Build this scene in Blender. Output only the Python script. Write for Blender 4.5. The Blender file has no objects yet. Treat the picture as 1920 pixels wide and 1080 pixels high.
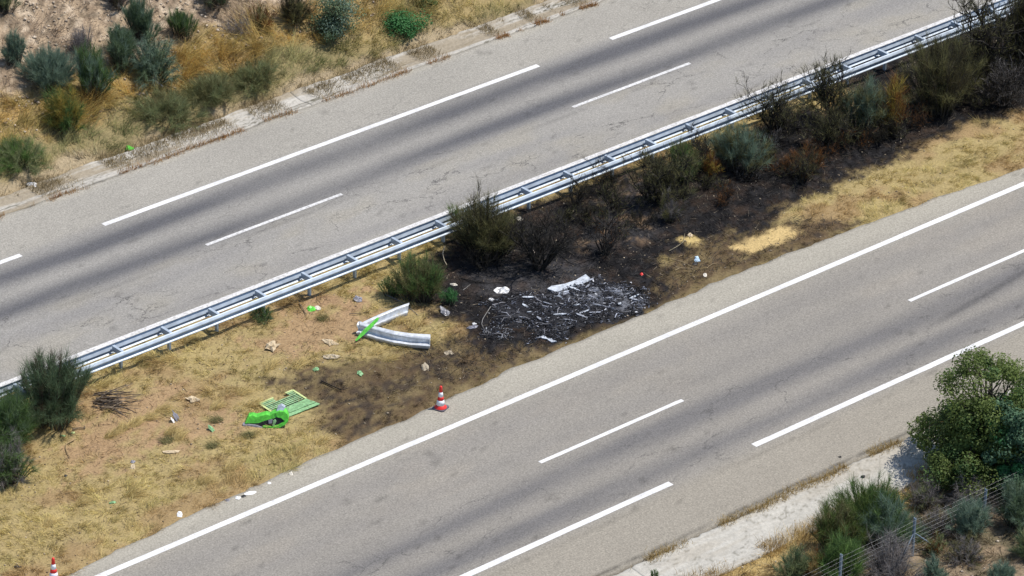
import bpy, math, random
import numpy as np
from mathutils import Matrix, Vector

rng = np.random.default_rng(7)
random.seed(7)
scn = bpy.context.scene
COL = scn.collection

# ------------------------------------------------------------------ camera
F_PX, PITCH, ROLL, DIST, PHI = 8242.3, 0.4985, 0.0244, 150.33, 0.8349
FW = np.array([math.cos(PHI)*math.cos(PITCH), math.sin(PHI)*math.cos(PITCH), -math.sin(PITCH)])
_r = np.cross(FW, [0, 0, 1]); _r /= np.linalg.norm(_r); _u = np.cross(_r, FW)
RT = _r*math.cos(ROLL)+_u*math.sin(ROLL)
UP = _u*math.cos(ROLL)-_r*math.sin(ROLL)
CAM = -FW*DIST
cd = bpy.data.cameras.new('camera'); co = bpy.data.objects.new('camera', cd); COL.objects.link(co)
cd.sensor_width = 36.0; cd.lens = F_PX/1920*36.0; cd.clip_start = 1.0; cd.clip_end = 4000.0
co.matrix_world = Matrix(((RT[0], UP[0], -FW[0], CAM[0]), (RT[1], UP[1], -FW[1], CAM[1]), (RT[2], UP[2], -FW[2], CAM[2]), (0, 0, 0, 1)))
scn.camera = co

# ------------------------------------------------------------------ light
SUN_EL = math.radians(64)
SUN_H = np.array([0.89, -0.45])               # horizontal direction towards the sun
SUN_H /= np.linalg.norm(SUN_H)
SUN_V = Vector((SUN_H[0]*math.cos(SUN_EL), SUN_H[1]*math.cos(SUN_EL), math.sin(SUN_EL)))
w = bpy.data.worlds.new('World'); scn.world = w; w.use_nodes = True
nt = w.node_tree; bg = nt.nodes['Background']
sky = nt.nodes.new('ShaderNodeTexSky'); sky.sky_type = 'NISHITA'; sky.sun_disc = False
sky.sun_elevation = SUN_EL; sky.sun_rotation = math.atan2(SUN_H[0], SUN_H[1])
sky.air_density = 1.0; sky.dust_density = 0.6
nt.links.new(sky.outputs[0], bg.inputs[0]); bg.inputs[1].default_value = 0.12
sd = bpy.data.lights.new('sun', 'SUN'); sd.energy = 4.2; sd.angle = math.radians(0.53); sd.color = (1.0, 0.94, 0.85)
so = bpy.data.objects.new('sun', sd); COL.objects.link(so); so.location = (20, -10, 60)
so.rotation_euler = SUN_V.to_track_quat('Z', 'Y').to_euler()
scn.view_settings.view_transform = 'Standard'; scn.view_settings.look = 'None'
scn.view_settings.exposure = 0.22; scn.view_settings.gamma = 1.0; scn.view_settings.use_curve_mapping = False

# ------------------------------------------------------------------ noise / geometry helpers
def _hash(ix, iy, seed):
    h = (ix.astype(np.int64)*374761393 + iy.astype(np.int64)*668265263 + seed*144665) & 0xffffffff
    h = ((h ^ (h >> 13))*1274126177) & 0xffffffff
    return ((h ^ (h >> 16)) & 0xffff)/65535.0
def vn(x, y, seed=0):
    x = np.asarray(x, float); y = np.asarray(y, float)
    ix = np.floor(x); iy = np.floor(y); fx = x-ix; fy = y-iy
    fx = fx*fx*(3-2*fx); fy = fy*fy*(3-2*fy)
    a = _hash(ix, iy, seed); b = _hash(ix+1, iy, seed); c = _hash(ix, iy+1, seed); d = _hash(ix+1, iy+1, seed)
    return (a*(1-fx)+b*fx)*(1-fy)+(c*(1-fx)+d*fx)*fy
def fbm(x, y, seed=0, o=4):
    s = 0; a = .5; t = 0
    for k in range(o):
        s = s+a*vn(np.asarray(x)*2**k+k*17.3, np.asarray(y)*2**k-k*9.1, seed+k); t += a; a *= .55
    return s/t
def sstep(a, b, x):
    t = np.clip((x-a)/(b-a), 0, 1); return t*t*(3-2*t)
def LE(x):
    """where the near carriageway's asphalt ends against the median"""
    return np.interp(x, [-30, -22.5, -18, -11, -8.6, -3.7, 2, 7, 12.7, 20.4, 30], [-5.3, -5.12, -4.75, -4.46, -4.5, -4.18, -4.18, -4.14, -4.33, -4.88, -5.15])
def H(x, y):
    """terrain height"""
    x = np.asarray(x, float); y = np.asarray(y, float)
    z = np.zeros(np.broadcast(x, y).shape)
    n = fbm(x*.7, y*.7, 3)-.5; n2 = fbm(x*2.6, y*2.6, 9, 3)-.5
    up = np.clip(y-16.75, 0, 30)
    z = z+up*0.40+sstep(0, 1.2, up)*(n*.45+n2*.14)
    le = LE(x); med = sstep(le-.03, le+.7, y)*(1-sstep(4.4, 5.1, y))
    z = z+med*(n*.16+n2*.07+.03)
    dn = np.clip(-17.8-y, 0, 25)
    z = z+dn*0.03+sstep(0, 1, dn)*(n*.3+n2*.12)
    ru = sstep(5.0, 5.25, y)*(1-sstep(16.75, 17.0, y)); rl = sstep(-17.85, -17.65, y)*(1-sstep(le-.2, le+.04, y))
    return z-.012-.19*np.maximum(ru, rl)
def ray(px, py):
    d = FW*F_PX+RT*(px-960)-UP*(py-540); return d/np.linalg.norm(d)
def P(px, py, z=0.0):
    d = ray(px, py); return CAM+d*((z-CAM[2])/d[2])
def G(px, py, dz=0.0):
    z = 0.0
    for _ in range(14):
        p = P(px, py, z+dz); z = .5*z+.5*max(float(H(p[0], p[1])), -.02)
    p[2] = z+dz; return p
def S(p): return F_PX/float((np.asarray(p)-CAM)@FW)      # pixels per metre there
HR = np.array([RT[0], RT[1], 0]); HR /= np.linalg.norm(HR)   # horizontal right
HF = np.array([FW[0], FW[1], 0]); HF /= np.linalg.norm(HF)   # horizontal away
ZU = np.array([0, 0, 1.0])

# ------------------------------------------------------------------ materials
def newmat(name):
    m = bpy.data.materials.new(name); m.use_nodes = True
    return m, m.node_tree, m.node_tree.nodes['Principled BSDF']
def plain(name, col, rough=.6, metal=0., var=.25, scale=8., bump=.0, bscale=40., spec=.4):
    m, t, b = newmat(name)
    tc = t.nodes.new('ShaderNodeTexCoord')
    n = t.nodes.new('ShaderNodeTexNoise'); n.inputs['Scale'].default_value = scale; n.inputs['Detail'].default_value = 6
    t.links.new(tc.outputs['Object'], n.inputs['Vector'])
    r = t.nodes.new('ShaderNodeMapRange'); r.inputs[1].default_value = .3; r.inputs[2].default_value = .7
    r.inputs[3].default_value = 1-var; r.inputs[4].default_value = 1+var
    t.links.new(n.outputs[0], r.inputs[0])
    mx = t.nodes.new('ShaderNodeVectorMath'); mx.operation = 'SCALE'; mx.inputs[0].default_value = col
    t.links.new(r.outputs[0], mx.inputs['Scale']); t.links.new(mx.outputs[0], b.inputs['Base Color'])
    b.inputs['Roughness'].default_value = rough; b.inputs['Metallic'].default_value = metal
    b.inputs['Specular IOR Level'].default_value = spec
    if bump:
        n2 = t.nodes.new('ShaderNodeTexNoise'); n2.inputs['Scale'].default_value = bscale; n2.inputs['Detail'].default_value = 4
        t.links.new(tc.outputs['Object'], n2.inputs['Vector'])
        bp = t.nodes.new('ShaderNodeBump'); bp.inputs['Strength'].default_value = bump; bp.inputs['Distance'].default_value = .02
        t.links.new(n2.outputs[0], bp.inputs['Height']); t.links.new(bp.outputs[0], b.inputs['Normal'])
    return m
def vcol(name, rough=.85, fine=0., fscale=20., bump=0., spec=.2, transl=0., bdist=.03, detail=5):
    """colour from the per-vertex attribute Col, broken up by fine noise"""
    m, t, b = newmat(name)
    a = t.nodes.new('ShaderNodeAttribute'); a.attribute_name = 'Col'
    out = a.outputs['Color']
    if fine:
        tc = t.nodes.new('ShaderNodeTexCoord')
        n = t.nodes.new('ShaderNodeTexNoise'); n.inputs['Scale'].default_value = fscale; n.inputs['Detail'].default_value = detail
        n.inputs['Roughness'].default_value = .7
        t.links.new(tc.outputs['Object'], n.inputs['Vector'])
        r = t.nodes.new('ShaderNodeMapRange'); r.inputs[1].default_value = .25; r.inputs[2].default_value = .75
        r.inputs[3].default_value = 1-fine; r.inputs[4].default_value = 1+fine; r.clamp = False
        t.links.new(n.outputs[0], r.inputs[0])
        mx = t.nodes.new('ShaderNodeVectorMath'); mx.operation = 'SCALE'
        t.links.new(out, mx.inputs[0]); t.links.new(r.outputs[0], mx.inputs['Scale']); out = mx.outputs[0]
        if bump:
            bp = t.nodes.new('ShaderNodeBump'); bp.inputs['Strength'].default_value = bump; bp.inputs['Distance'].default_value = bdist
            t.links.new(n.outputs[0], bp.inputs['Height']); t.links.new(bp.outputs[0], b.inputs['Normal'])
    t.links.new(out, b.inputs['Base Color'])
    b.inputs['Roughness'].default_value = rough; b.inputs['Specular IOR Level'].default_value = spec
    if transl:
        tr = t.nodes.new('ShaderNodeBsdfTranslucent'); ms = t.nodes.new('ShaderNodeMixShader'); ms.inputs[0].default_value = transl
        t.links.new(out, tr.inputs['Color']); o = t.nodes['Material Output']
        t.links.new(b.outputs[0], ms.inputs[1]); t.links.new(tr.outputs[0], ms.inputs[2]); t.links.new(ms.outputs[0], o.inputs['Surface'])
    return m
def asphalt():
    m = vcol('asphalt', .9, .34, 16., .25, .25, bdist=.012, detail=8)
    t = m.node_tree; b = t.nodes['Principled BSDF']
    src = b.inputs['Base Color'].links[0].from_socket
    tc = t.nodes.new('ShaderNodeTexCoord')
    mp = t.nodes.new('ShaderNodeMapping'); mp.inputs['Scale'].default_value = (.55, 1.0, 1); t.links.new(tc.outputs['Object'], mp.inputs[0])
    wn = t.nodes.new('ShaderNodeTexNoise'); wn.inputs['Scale'].default_value = 1.6; wn.inputs['Detail'].default_value = 7; wn.inputs['Roughness'].default_value = .62
    t.links.new(mp.outputs[0], wn.inputs['Vector'])
    ad = t.nodes.new('ShaderNodeMixRGB'); ad.blend_type = 'ADD'; ad.inputs[0].default_value = .95
    t.links.new(mp.outputs[0], ad.inputs[1]); t.links.new(wn.outputs['Color'], ad.inputs[2])
    vo = t.nodes.new('ShaderNodeTexVoronoi'); vo.feature = 'DISTANCE_TO_EDGE'; vo.inputs['Scale'].default_value = .52
    t.links.new(ad.outputs[0], vo.inputs['Vector'])
    mr = t.nodes.new('ShaderNodeMapRange'); mr.inputs[1].default_value = 0; mr.inputs[2].default_value = .0095; mr.inputs[3].default_value = 1; mr.inputs[4].default_value = 0
    t.links.new(vo.outputs[0], mr.inputs[0])
    # cracks only where the surface is worn, and fading in and out along their length
    ck = t.nodes.new('ShaderNodeAttribute'); ck.attribute_name = 'Crack'
    n3 = t.nodes.new('ShaderNodeTexNoise'); n3.inputs['Scale'].default_value = .8; n3.inputs['Detail'].default_value = 5
    t.links.new(tc.outputs['Object'], n3.inputs['Vector'])
    m3 = t.nodes.new('ShaderNodeMapRange'); m3.inputs[1].default_value = .40; m3.inputs[2].default_value = .56; t.links.new(n3.outputs[0], m3.inputs[0])
    a1 = t.nodes.new('ShaderNodeMath'); a1.operation = 'MULTIPLY'; t.links.new(mr.outputs[0], a1.inputs[0]); t.links.new(m3.outputs[0], a1.inputs[1])
    a2 = t.nodes.new('ShaderNodeMath'); a2.operation = 'MULTIPLY'; t.links.new(a1.outputs[0], a2.inputs[0]); t.links.new(ck.outputs['Fac'], a2.inputs[1])
    mx = t.nodes.new('ShaderNodeMixRGB'); mx.inputs[2].default_value = (.075, .072, .070, 1)
    t.links.new(a2.outputs[0], mx.inputs[0]); t.links.new(src, mx.inputs[1])
    # coarse stone speckle
    v2 = t.nodes.new('ShaderNodeTexVoronoi'); v2.inputs['Scale'].default_value = 24; t.links.new(tc.outputs['Object'], v2.inputs['Vector'])
    rr = t.nodes.new('ShaderNodeMapRange'); rr.inputs[3].default_value = .80; rr.inputs[4].default_value = 1.20; t.links.new(v2.outputs['Color'], rr.inputs[0])
    sc = t.nodes.new('ShaderNodeVectorMath'); sc.operation = 'SCALE'; t.links.new(mx.outputs[0], sc.inputs[0]); t.links.new(rr.outputs[0], sc.inputs['Scale'])
    t.links.new(sc.outputs[0], b.inputs['Base Color'])
    return m
def paint(name, wear):
    m, t, b = newmat(name)
    tc = t.nodes.new('ShaderNodeTexCoord')
    n = t.nodes.new('ShaderNodeTexNoise'); n.inputs['Scale'].default_value = 9; n.inputs['Detail'].default_value = 9; n.inputs['Roughness'].default_value = .75
    t.links.new(tc.outputs['Object'], n.inputs['Vector'])
    r = t.nodes.new('ShaderNodeMapRange'); r.inputs[1].default_value = .62-wear; r.inputs[2].default_value = .70-wear*.6
    r.inputs[3].default_value = .03; r.inputs[4].default_value = .75
    t.links.new(n.outputs[0], r.inputs[0])
    mx = t.nodes.new('ShaderNodeMixRGB'); mx.inputs[2].default_value = (.30, .29, .28, 1)
    g2 = t.nodes.new('ShaderNodeTexNoise'); g2.inputs['Scale'].default_value = 1.3; g2.inputs['Detail'].default_value = 8; g2.inputs['Roughness'].default_value = .7; t.links.new(tc.outputs['Object'], g2.inputs['Vector'])
    gr_ = t.nodes.new('ShaderNodeMapRange'); gr_.inputs[1].default_value = .3; gr_.inputs[2].default_value = .7; gr_.inputs[3].default_value = .54; gr_.inputs[4].default_value = .78; t.links.new(g2.outputs[0], gr_.inputs[0])
    cb = t.nodes.new('ShaderNodeCombineColor'); [t.links.new(gr_.outputs[0], cb.inputs[k_]) for k_ in range(3)]; t.links.new(cb.outputs[0], mx.inputs[1])
    t.links.new(r.outputs[0], mx.inputs[0]); t.links.new(mx.outputs[0], b.inputs['Base Color']); b.inputs['Roughness'].default_value = .7
    return m

M = {}
M['asphalt'] = asphalt()
M['ground'] = vcol('ground', .95, .42, 13., .5, .1, bdist=.05)
M['concrete'] = vcol('concrete', .9, .25, 9., .3, .2)
M['grass'] = vcol('grass', .8, spec=.15, transl=.22)
M['leaf'] = vcol('leaf', .6, spec=.3, transl=.42)
M['wood'] = vcol('wood', .9, .3, 30.)
M['char'] = vcol('char', .7, .3, 25., spec=.3)
M['rock'] = vcol('rock', .9, .3, 14., .3)
M['ash'] = vcol('ash_metal', .75, .35, 22., spec=.2)
M['paint'] = paint('road_paint', .075); M['paint_worn'] = paint('road_paint_worn', .17)
M['steel'] = plain('galvanised_steel', (.40, .465, .54), .5, .2, .16, 3., spec=.4)
M['steel_dirty'] = plain('bent_galvanised_steel', (.60, .63, .67), .5, .15, .22, 7., spec=.5)
M['post'] = plain('post_steel', (.34, .42, .50), .5, .2, .15, 5.)
M['fence_post'] = plain('fence_post', (.20, .26, .33), .55, .2, .2, 6.)
M['wire'] = plain('fence_wire', (.42, .42, .42), .5, .5, .1)
M['green'] = plain('bright_green_paint', (.10, .52, .045), .4, 0, .38, 9., .25, 14., spec=.5)
M['green_pale'] = plain('faded_green_plastic', (.20, .38, .18), .6, 0, .35, 9., .2, 14.)
M['straw_edge'] = plain('pale_green_edge', (.50, .58, .25), .6, 0, .15)
M['black'] = plain('black_plastic', (.013, .013, .015), .5, 0, .3)
M['grey'] = plain('grey_plastic', (.22, .22, .26), .5, 0, .2)
M['white'] = plain('white_plastic', (.80, .80, .80), .5, 0, .1)
M['tan'] = plain('torn_board', (.52, .42, .28), .85, 0, .25, 12.)
M['pale'] = plain('pale_board', (.62, .58, .50), .8, 0, .18, 12.)
M['bluewhite'] = plain('blue_white_plastic', (.50, .66, .80), .45, 0, .2, 6.)
M['silver'] = plain('bare_aluminium', (.62, .66, .72), .38, .5, .3, 7.)
M['foil'] = plain('crumpled_foil', (.30, .30, .32), .4, .4, .5, 16., .5, 20.)
M['dull'] = plain('dull_beige', (.40, .34, .25), .85, 0, .25, 12.)
M['red'] = plain('cone_red', (.72, .035, .03), .45, 0, .08)
M['cone_white'] = plain('cone_white', (.80, .82, .86), .45, 0, .06)
M['rubber'] = plain('cone_rubber', (.10, .095, .12), .7, 0, .2)

# ------------------------------------------------------------------ object helpers
def link(o, parent=None):
    COL.objects.link(o)
    if parent is not None: o.parent = parent
    return o
def tag(o, label=None, cat=None, group=None, kind=None):
    if label: o['label'] = label
    if cat: o['category'] = cat
    if group: o['group'] = group
    if kind: o['kind'] = kind
    return o
def npmesh(name, V, Fc, mat, parent=None, C=None, extra=None, smooth=False):
    """V (n,3) world or local verts, Fc (m,k) faces of one size k, C (n,3) colours"""
    V = np.asarray(V, np.float32); Fc = np.asarray(Fc, np.int32); m, k = Fc.shape
    me = bpy.data.meshes.new(name)
    me.vertices.add(len(V)); me.vertices.foreach_set('co', V.ravel())
    me.loops.add(m*k); me.loops.foreach_set('vertex_index', Fc.ravel())
    me.polygons.add(m); me.polygons.foreach_set('loop_start', np.arange(0, m*k, k, dtype=np.int32))
    try: me.polygons.foreach_set('loop_total', np.full(m, k, np.int32))
    except Exception: pass
    if smooth: me.polygons.foreach_set('use_smooth', np.ones(m, bool))
    me.update(calc_edges=True)
    if C is not None:
        a = me.color_attributes.new('Col', 'FLOAT_COLOR', 'POINT')
        a.data.foreach_set('color', np.concatenate([np.asarray(C, np.float32), np.ones((len(V), 1), np.float32)], 1).ravel())
    if extra:
        for kx, v in extra.items():
            a = me.attributes.new(kx, 'FLOAT', 'POINT'); a.data.foreach_set('value', np.asarray(v, np.float32))
    me.materials.append(mat)
    return link(bpy.data.objects.new(name, me), parent)
def pymesh(name, V, Fc, mat, parent=None, smooth=False):
    me = bpy.data.meshes.new(name); me.from_pydata([tuple(map(float, v)) for v in V], [], Fc); me.update()
    if smooth:
        for p in me.polygons: p.use_smooth = True
    me.materials.append(mat)
    return link(bpy.data.objects.new(name, me), parent)
def empty(name, loc):
    o = bpy.data.objects.new(name, None); o.location = tuple(map(float, loc)); o.empty_display_size = .3
    return link(o)
def local(o, V): return np.asarray(V, float)-np.array(o.location)
def box_vf(c, sx, sy, sz, bev=0):
    x, y, z = sx/2, sy/2, sz/2
    V = [(c[0]+i*x, c[1]+j*y, c[2]+k*z) for k in (-1, 1) for j in (-1, 1) for i in (-1, 1)]
    Fc = [(0, 2, 3, 1), (4, 5, 7, 6), (0, 1, 5, 4), (2, 6, 7, 3), (0, 4, 6, 2), (1, 3, 7, 5)]
    return V, Fc
def prism(poly, O, U, Vv, N, depth):
    """extrude a 2D outline in the plane O,U,Vv by depth along N"""
    n = len(poly); O = np.asarray(O, float)
    A = [O+U*a+Vv*b for a, b in poly]; B = [p+N*depth for p in A]
    Fc = [tuple(range(n)), tuple(range(2*n-1, n-1, -1))]+[(i, i+n, (i+1) % n+n, (i+1) % n) for i in range(n)]
    return A+B, Fc
def tubes(paths, k=5):
    """paths: list of (points (n,3), radii (n)) -> verts, quads"""
    VV = []; FF = []; off = 0
    for pts, rad in paths:
        pts = np.asarray(pts, float); n = len(pts)
        T = np.gradient(pts, axis=0); T /= np.linalg.norm(T, axis=1)[:, None]+1e-9
        ref = np.array([0, 0, 1.0]) if abs(T[0][2]) < .9 else np.array([1.0, 0, 0])
        A = np.cross(T, ref); A /= np.linalg.norm(A, axis=1)[:, None]+1e-9; B = np.cross(T, A)
        an = np.arange(k)*2*math.pi/k
        R = pts[:, None, :]+np.asarray(rad)[:, None, None]*(A[:, None, :]*np.cos(an)[None, :, None]+B[:, None, :]*np.sin(an)[None, :, None])
        VV.append(R.reshape(-1, 3))
        i = np.arange(n-1)[:, None]*k; j = np.arange(k)[None, :]; j2 = (j+1) % k
        q = np.stack([i+j, i+j2, i+k+j2, i+k+j], -1).reshape(-1, 4)+off
        FF.append(q)
        caps = np.array([[0, 1, 2, 3 % k]])+off if k == 4 else None
        off += n*k
    return np.concatenate(VV), np.concatenate(FF)
def blades(P0, D, L, W, bend, C, nseg=2, C2=None):
    """tapered ribbons; P0,D (n,3), L,W (n), bend (n,3) displacement of the tip"""
    n = len(P0); rv = rng.normal(size=(n, 3))*.6+np.array([0, 0, .75]); side = np.cross(D, rv); side /= np.linalg.norm(side, axis=1)[:, None]+1e-9
    V = np.empty((n, nseg+1, 2, 3)); CC = np.empty((n, nseg+1, 2, 3))
    for s in range(nseg+1):
        t = s/nseg
        c = P0+D*(L*t)[:, None]+bend*t*t
        wd = (W*(1-.8*t)*.5)[:, None]*side
        V[:, s, 0] = c-wd; V[:, s, 1] = c+wd
        cc = C if C2 is None else C*(1-t)+C2*t
        CC[:, s, 0] = cc; CC[:, s, 1] = cc
    base = np.arange(n)[:, None]*(2*(nseg+1)); s = np.arange(nseg)[None, :]*2
    q = np.stack([base+s, base+s+1, base+s+3, base+s+2], -1).reshape(-1, 4)
    return V.reshape(-1, 3), q, CC.reshape(-1, 3)
def unit(v): return v/(np.linalg.norm(v, axis=-1, keepdims=True)+1e-9)
def lerp(a, b, t): return np.asarray(a)*(1-t)+np.asarray(b)*t

# ------------------------------------------------------------------ ground colour map
def W2(pts): return np.array([G(*p)[:2] for p in pts])
def sdist(poly, x, y):
    """signed distance to polygon, positive inside"""
    x = x.ravel(); y = y.ravel(); d = np.full(x.shape, 1e9); ins = np.zeros(x.shape, bool)
    n = len(poly)
    for i in range(n):
        ax, ay = poly[i]; bx, by = poly[(i+1) % n]
        ex, ey = bx-ax, by-ay; t = np.clip(((x-ax)*ex+(y-ay)*ey)/(ex*ex+ey*ey+1e-9), 0, 1)
        d = np.minimum(d, np.hypot(x-ax-t*ex, y-ay-t*ey))
        c = ((ay > y) != (by > y)); ins ^= c & (x < (bx-ax)*(y-ay)/((by-ay) if by != ay else 1e-9)+ax)
    return np.where(ins, d, -d)
BURN = W2([(850, 470), (930, 410), (1060, 375), (1180, 330), (1330, 300), (1480, 220), (1640, 210), (1780, 160), (2000, 60), (2020, 150), (1900, 200), (1800, 232), (1690, 282), (1560, 335), (1480, 378), (1410, 425), (1300, 445), (1220, 485), (1235, 560), (1190, 605), (1060, 650), (905, 648), (880, 610), (820, 570), (822, 510)])
BROWN = W2([(505, 715), (590, 685), (690, 676), (770, 655), (820, 640), (880, 610), (1000, 560), (1220, 500), (1300, 440), (1400, 420), (1500, 410), (1590, 412), (1632, 434), (1512, 506), (1312, 578), (1126, 674), (946, 754), (786, 822), (655, 848), (600, 805), (600, 760), (540, 745)])
SPECK = [W2([(512, 708), (600, 688), (655, 718), (640, 745), (550, 738)]), W2([(640, 735), (760, 690), (860, 655), (900, 690), (760, 740), (660, 780)]), W2([(1400, 500), (1560, 430), (1610, 420), (1560, 460), (1400, 520)]), W2([(600, 800), (700, 770), (760, 795), (660, 840)]), W2([(850, 640), (1000, 600), (1050, 660), (900, 690)])]
TAN = W2([(1368, 466), (1400, 449), (1470, 423), (1502, 435), (1462, 456), (1412, 475)])
STRAWP = W2([(1275, 450), (1300, 440), (1318, 452), (1290, 462)])
ASHP = W2([(870, 500), (960, 480), (1090, 490), (1130, 540), (1010, 560), (905, 550)])
ASH2 = W2([(1090, 400), (1200, 330), (1260, 380), (1230, 440), (1110, 470)])
SOIL = [W2([(470, 640), (560, 590), (680, 555), (720, 590), (660, 640), (560, 690)]), W2([(120, 830), (190, 760), (330, 720), (330, 770), (230, 860), (110, 900)]), W2([(600, 585), (625, 562), (672, 560), (668, 578), (640, 588)]), W2([(300, 790), (420, 760), (440, 800), (330, 850)])]
C_STRAW = np.array([.40, .325, .140]); C_SOIL = np.array([.32, .212, .122]); C_BLACK = np.array([.0095, .009, .0098]); C_BROWN = np.array([.070, .048, .029])
C_ASH = np.array([.062, .061, .066])
def ground_info(x, y):
    """returns colour (n,3), grass density (n), burn (n)"""
    x = np.asarray(x, float).ravel(); y = np.asarray(y, float).ravel()
    n1 = fbm(x*.45, y*.7, 21); n2 = fbm(x*1.7, y*2.2, 33); n3 = fbm(x*5.5, y*7, 41, 3); n4 = fbm(x*.16+3, y*.9, 57)
    col = np.tile(C_STRAW, (len(x), 1)).astype(float); g = np.full(len(x), .8); burn = np.zeros(len(x))
    def mix(c, m):
        col[:] = col*(1-m[:, None])+np.asarray(c)*m[:, None]
    # ---- median
    mix(C_STRAW*np.array([1.12, 1.14, 1.1]), sstep(.45, .7, n2))
    mix([.24, .215, .09], .5*sstep(.50, .72, n4)*sstep(.35, .6, n2)*(y < 2.5))
    mix([.31, .205, .10], .8*sstep(.52, .68, n1))
    for pl in SOIL:
        s = sstep(-.35, .35, sdist(pl, x, y)*.7+(n2-.5)*2.4+(n3-.5)*1.3+.05)*.9; mix(C_SOIL*(.8+.4*n3)[:, None], s); g *= 1-.8*s
    med = ((y > -5.6) & (y < 5.3)).astype(float); ye = y-LE(x)-4.3
    far_burn = sstep(19, 22, x)*sstep(-1.5, -.3, y+(n2-.5)*1.2)
    b1 = sstep(-.55, .10, np.maximum(sdist(BURN, x, y), far_burn*2-1)+(n2-.5)*1.5+(n3-.5)*.9)
    b2 = sstep(-.45, .45, sdist(BROWN, x, y)+(n2-.5)*1.1+(n3-.5)*.7)
    b2 = np.maximum(b2, sstep(-.75, -.2, sdist(BURN, x, y)+(n2-.5)*1.2))*med; b1 = b1*med
    # soft fringe along the shoulder that stays unburnt
    fr = 1-sstep(-4.35, -3.9, ye+(n2-.5)*.7); b2 *= 1-.15*fr; b1 *= 1-.8*fr
    mix(C_BROWN*(.7+.8*n3)[:, None], b2*(.86+.14*sstep(.4, .6, n3)))
    mix([.26, .205, .105], b2*.38*sstep(.54, .70, fbm(x*1.2+2, y*2.6, 519))*(1-b1))
    for pl in SPECK:
        mix(C_BLACK*2.2, .7*sstep(-.1, .4, sdist(pl, x, y)*.5+(n3-.5)*2.0+(n2-.5)*1.0-.15)*med)
    mix(C_BLACK*(.6+1.1*n3)[:, None], b1)
    mix(C_ASH, b1*sstep(-.4, .4, np.maximum(sdist(ASHP, x, y), sdist(ASH2, x, y))+(n2-.5)*1.2)*(.55+.6*(n3-.3)))
    mix(C_ASH*1.1, b1*.18*sstep(.52, .68, n3)); mix([.08, .052, .035], b1*.28*sstep(.52, .66, fbm(x*2.3+5, y*2.3, 523)))
    mix(C_SOIL*.75, .6*b1*sstep(.62, .69, n2)*sstep(-.3, .6, sdist(ASH2, x, y)+.5))
    mix([.11, .07, .045], .2*b1*sstep(.60, .72, fbm(x*1.1+9, y*1.4, 77)))
    burn = np.clip(b1+.75*b2, 0, 1); g *= 1-.96*b1; g *= 1-.35*b2
    for pl, c in ((TAN, [.50, .37, .17]), (STRAWP, [.5, .38, .16])):
        s = sstep(-.12, .12, sdist(pl, x, y)+(n3-.5)*.6); mix(np.array(c)*(.9+.2*n3)[:, None], s); g = np.where(s > .5, .12, g); burn *= 1-s
    # ---- far bank
    v = np.maximum(y-16.7, 0)
    hill = y > 16.5
    vv = v+(n1-.5)*1.5+(n2-.5)*.8
    c = np.tile([.40, .33, .22], (len(x), 1))
    def hm(cc, m): c[:] = c*(1-m[:, None])+np.asarray(cc)*m[:, None]
    hm([.235, .225, .095], sstep(.15, .6, vv)*.9); hm([.15, .165, .07], .8*sstep(.25, .6, vv)*sstep(.40, .56, fbm(x*.6+4, y*1.1, 515)))
    hm([.46, .315, .105], sstep(1.3, 2.0, vv)*(.5+.5*sstep(.4, .6, n2)))
    right = sstep(5.5, 9, x-.25*v)
    hm([.47, .37, .155], .6*right*sstep(.3, .9, vv)*sstep(.35, .6, n2+.1))
    pale = sstep(3.1, 4.2, vv)*(1-sstep(7.5, 10.5, x-.4*v))
    hm([.37, .285, .20], pale); hm([.20, .15, .11], pale*.75*sstep(.5, .64, n2)); hm([.50, .41, .31], pale*sstep(.57, .66, fbm(x*2.6, y*3, 91)))
    hm([.10, .08, .06], pale*.8*sstep(.60, .68, n3))
    col[hill] = c[hill]; g[hill] = (np.clip(.55+.9*sstep(.1, .6, vv), 0, 1)*(1-.72*pale))[hill]
    # ---- near side beyond the channel
    near = y < -17.5
    c2 = np.tile([.24, .185, .125], (len(x), 1)); k = sstep(.45, .62, n2)[:, None]; c2 = c2*(1-k)+np.array([.13, .11, .07])*k
    k = sstep(-19.0, -18.2, y+(n2-.5)*1.5)[:, None]; c2 = c2*(1-k)+np.array([.38, .28, .12])*k
    col[near] = c2[near]; g[near] = .75
    return np.clip(col, 0, 1), g, burn

# ------------------------------------------------------------------ ground sheet
def graded(a, b, st, far):
    core = np.arange(a, b+1e-6, st); ext = np.array([1.5, 4, 9, 20, 45, 100, 250, far])
    return np.concatenate([a-ext[::-1], core, b+ext])
gx = graded(-29, 39, .18, 900); gy = graded(-26, 30, .155, 900)
X, Y = np.meshgrid(gx, gy); Z = H(X, Y)
gc, gg, gb = ground_info(X, Y)
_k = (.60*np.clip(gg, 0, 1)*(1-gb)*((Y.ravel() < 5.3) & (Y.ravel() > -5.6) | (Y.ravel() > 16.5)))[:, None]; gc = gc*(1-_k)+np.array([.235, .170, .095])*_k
nx = len(gx); ii = (np.arange(len(gy)-1)[:, None]*nx+np.arange(nx-1)[None, :])
gq = np.stack([ii, ii+1, ii+nx+1, ii+nx], -1).reshape(-1, 4)
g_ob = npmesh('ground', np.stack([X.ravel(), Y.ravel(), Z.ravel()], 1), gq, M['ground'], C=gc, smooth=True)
tag(g_ob, 'dry soil of the median and verges, burnt black in the middle', 'ground', kind='structure')

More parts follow.
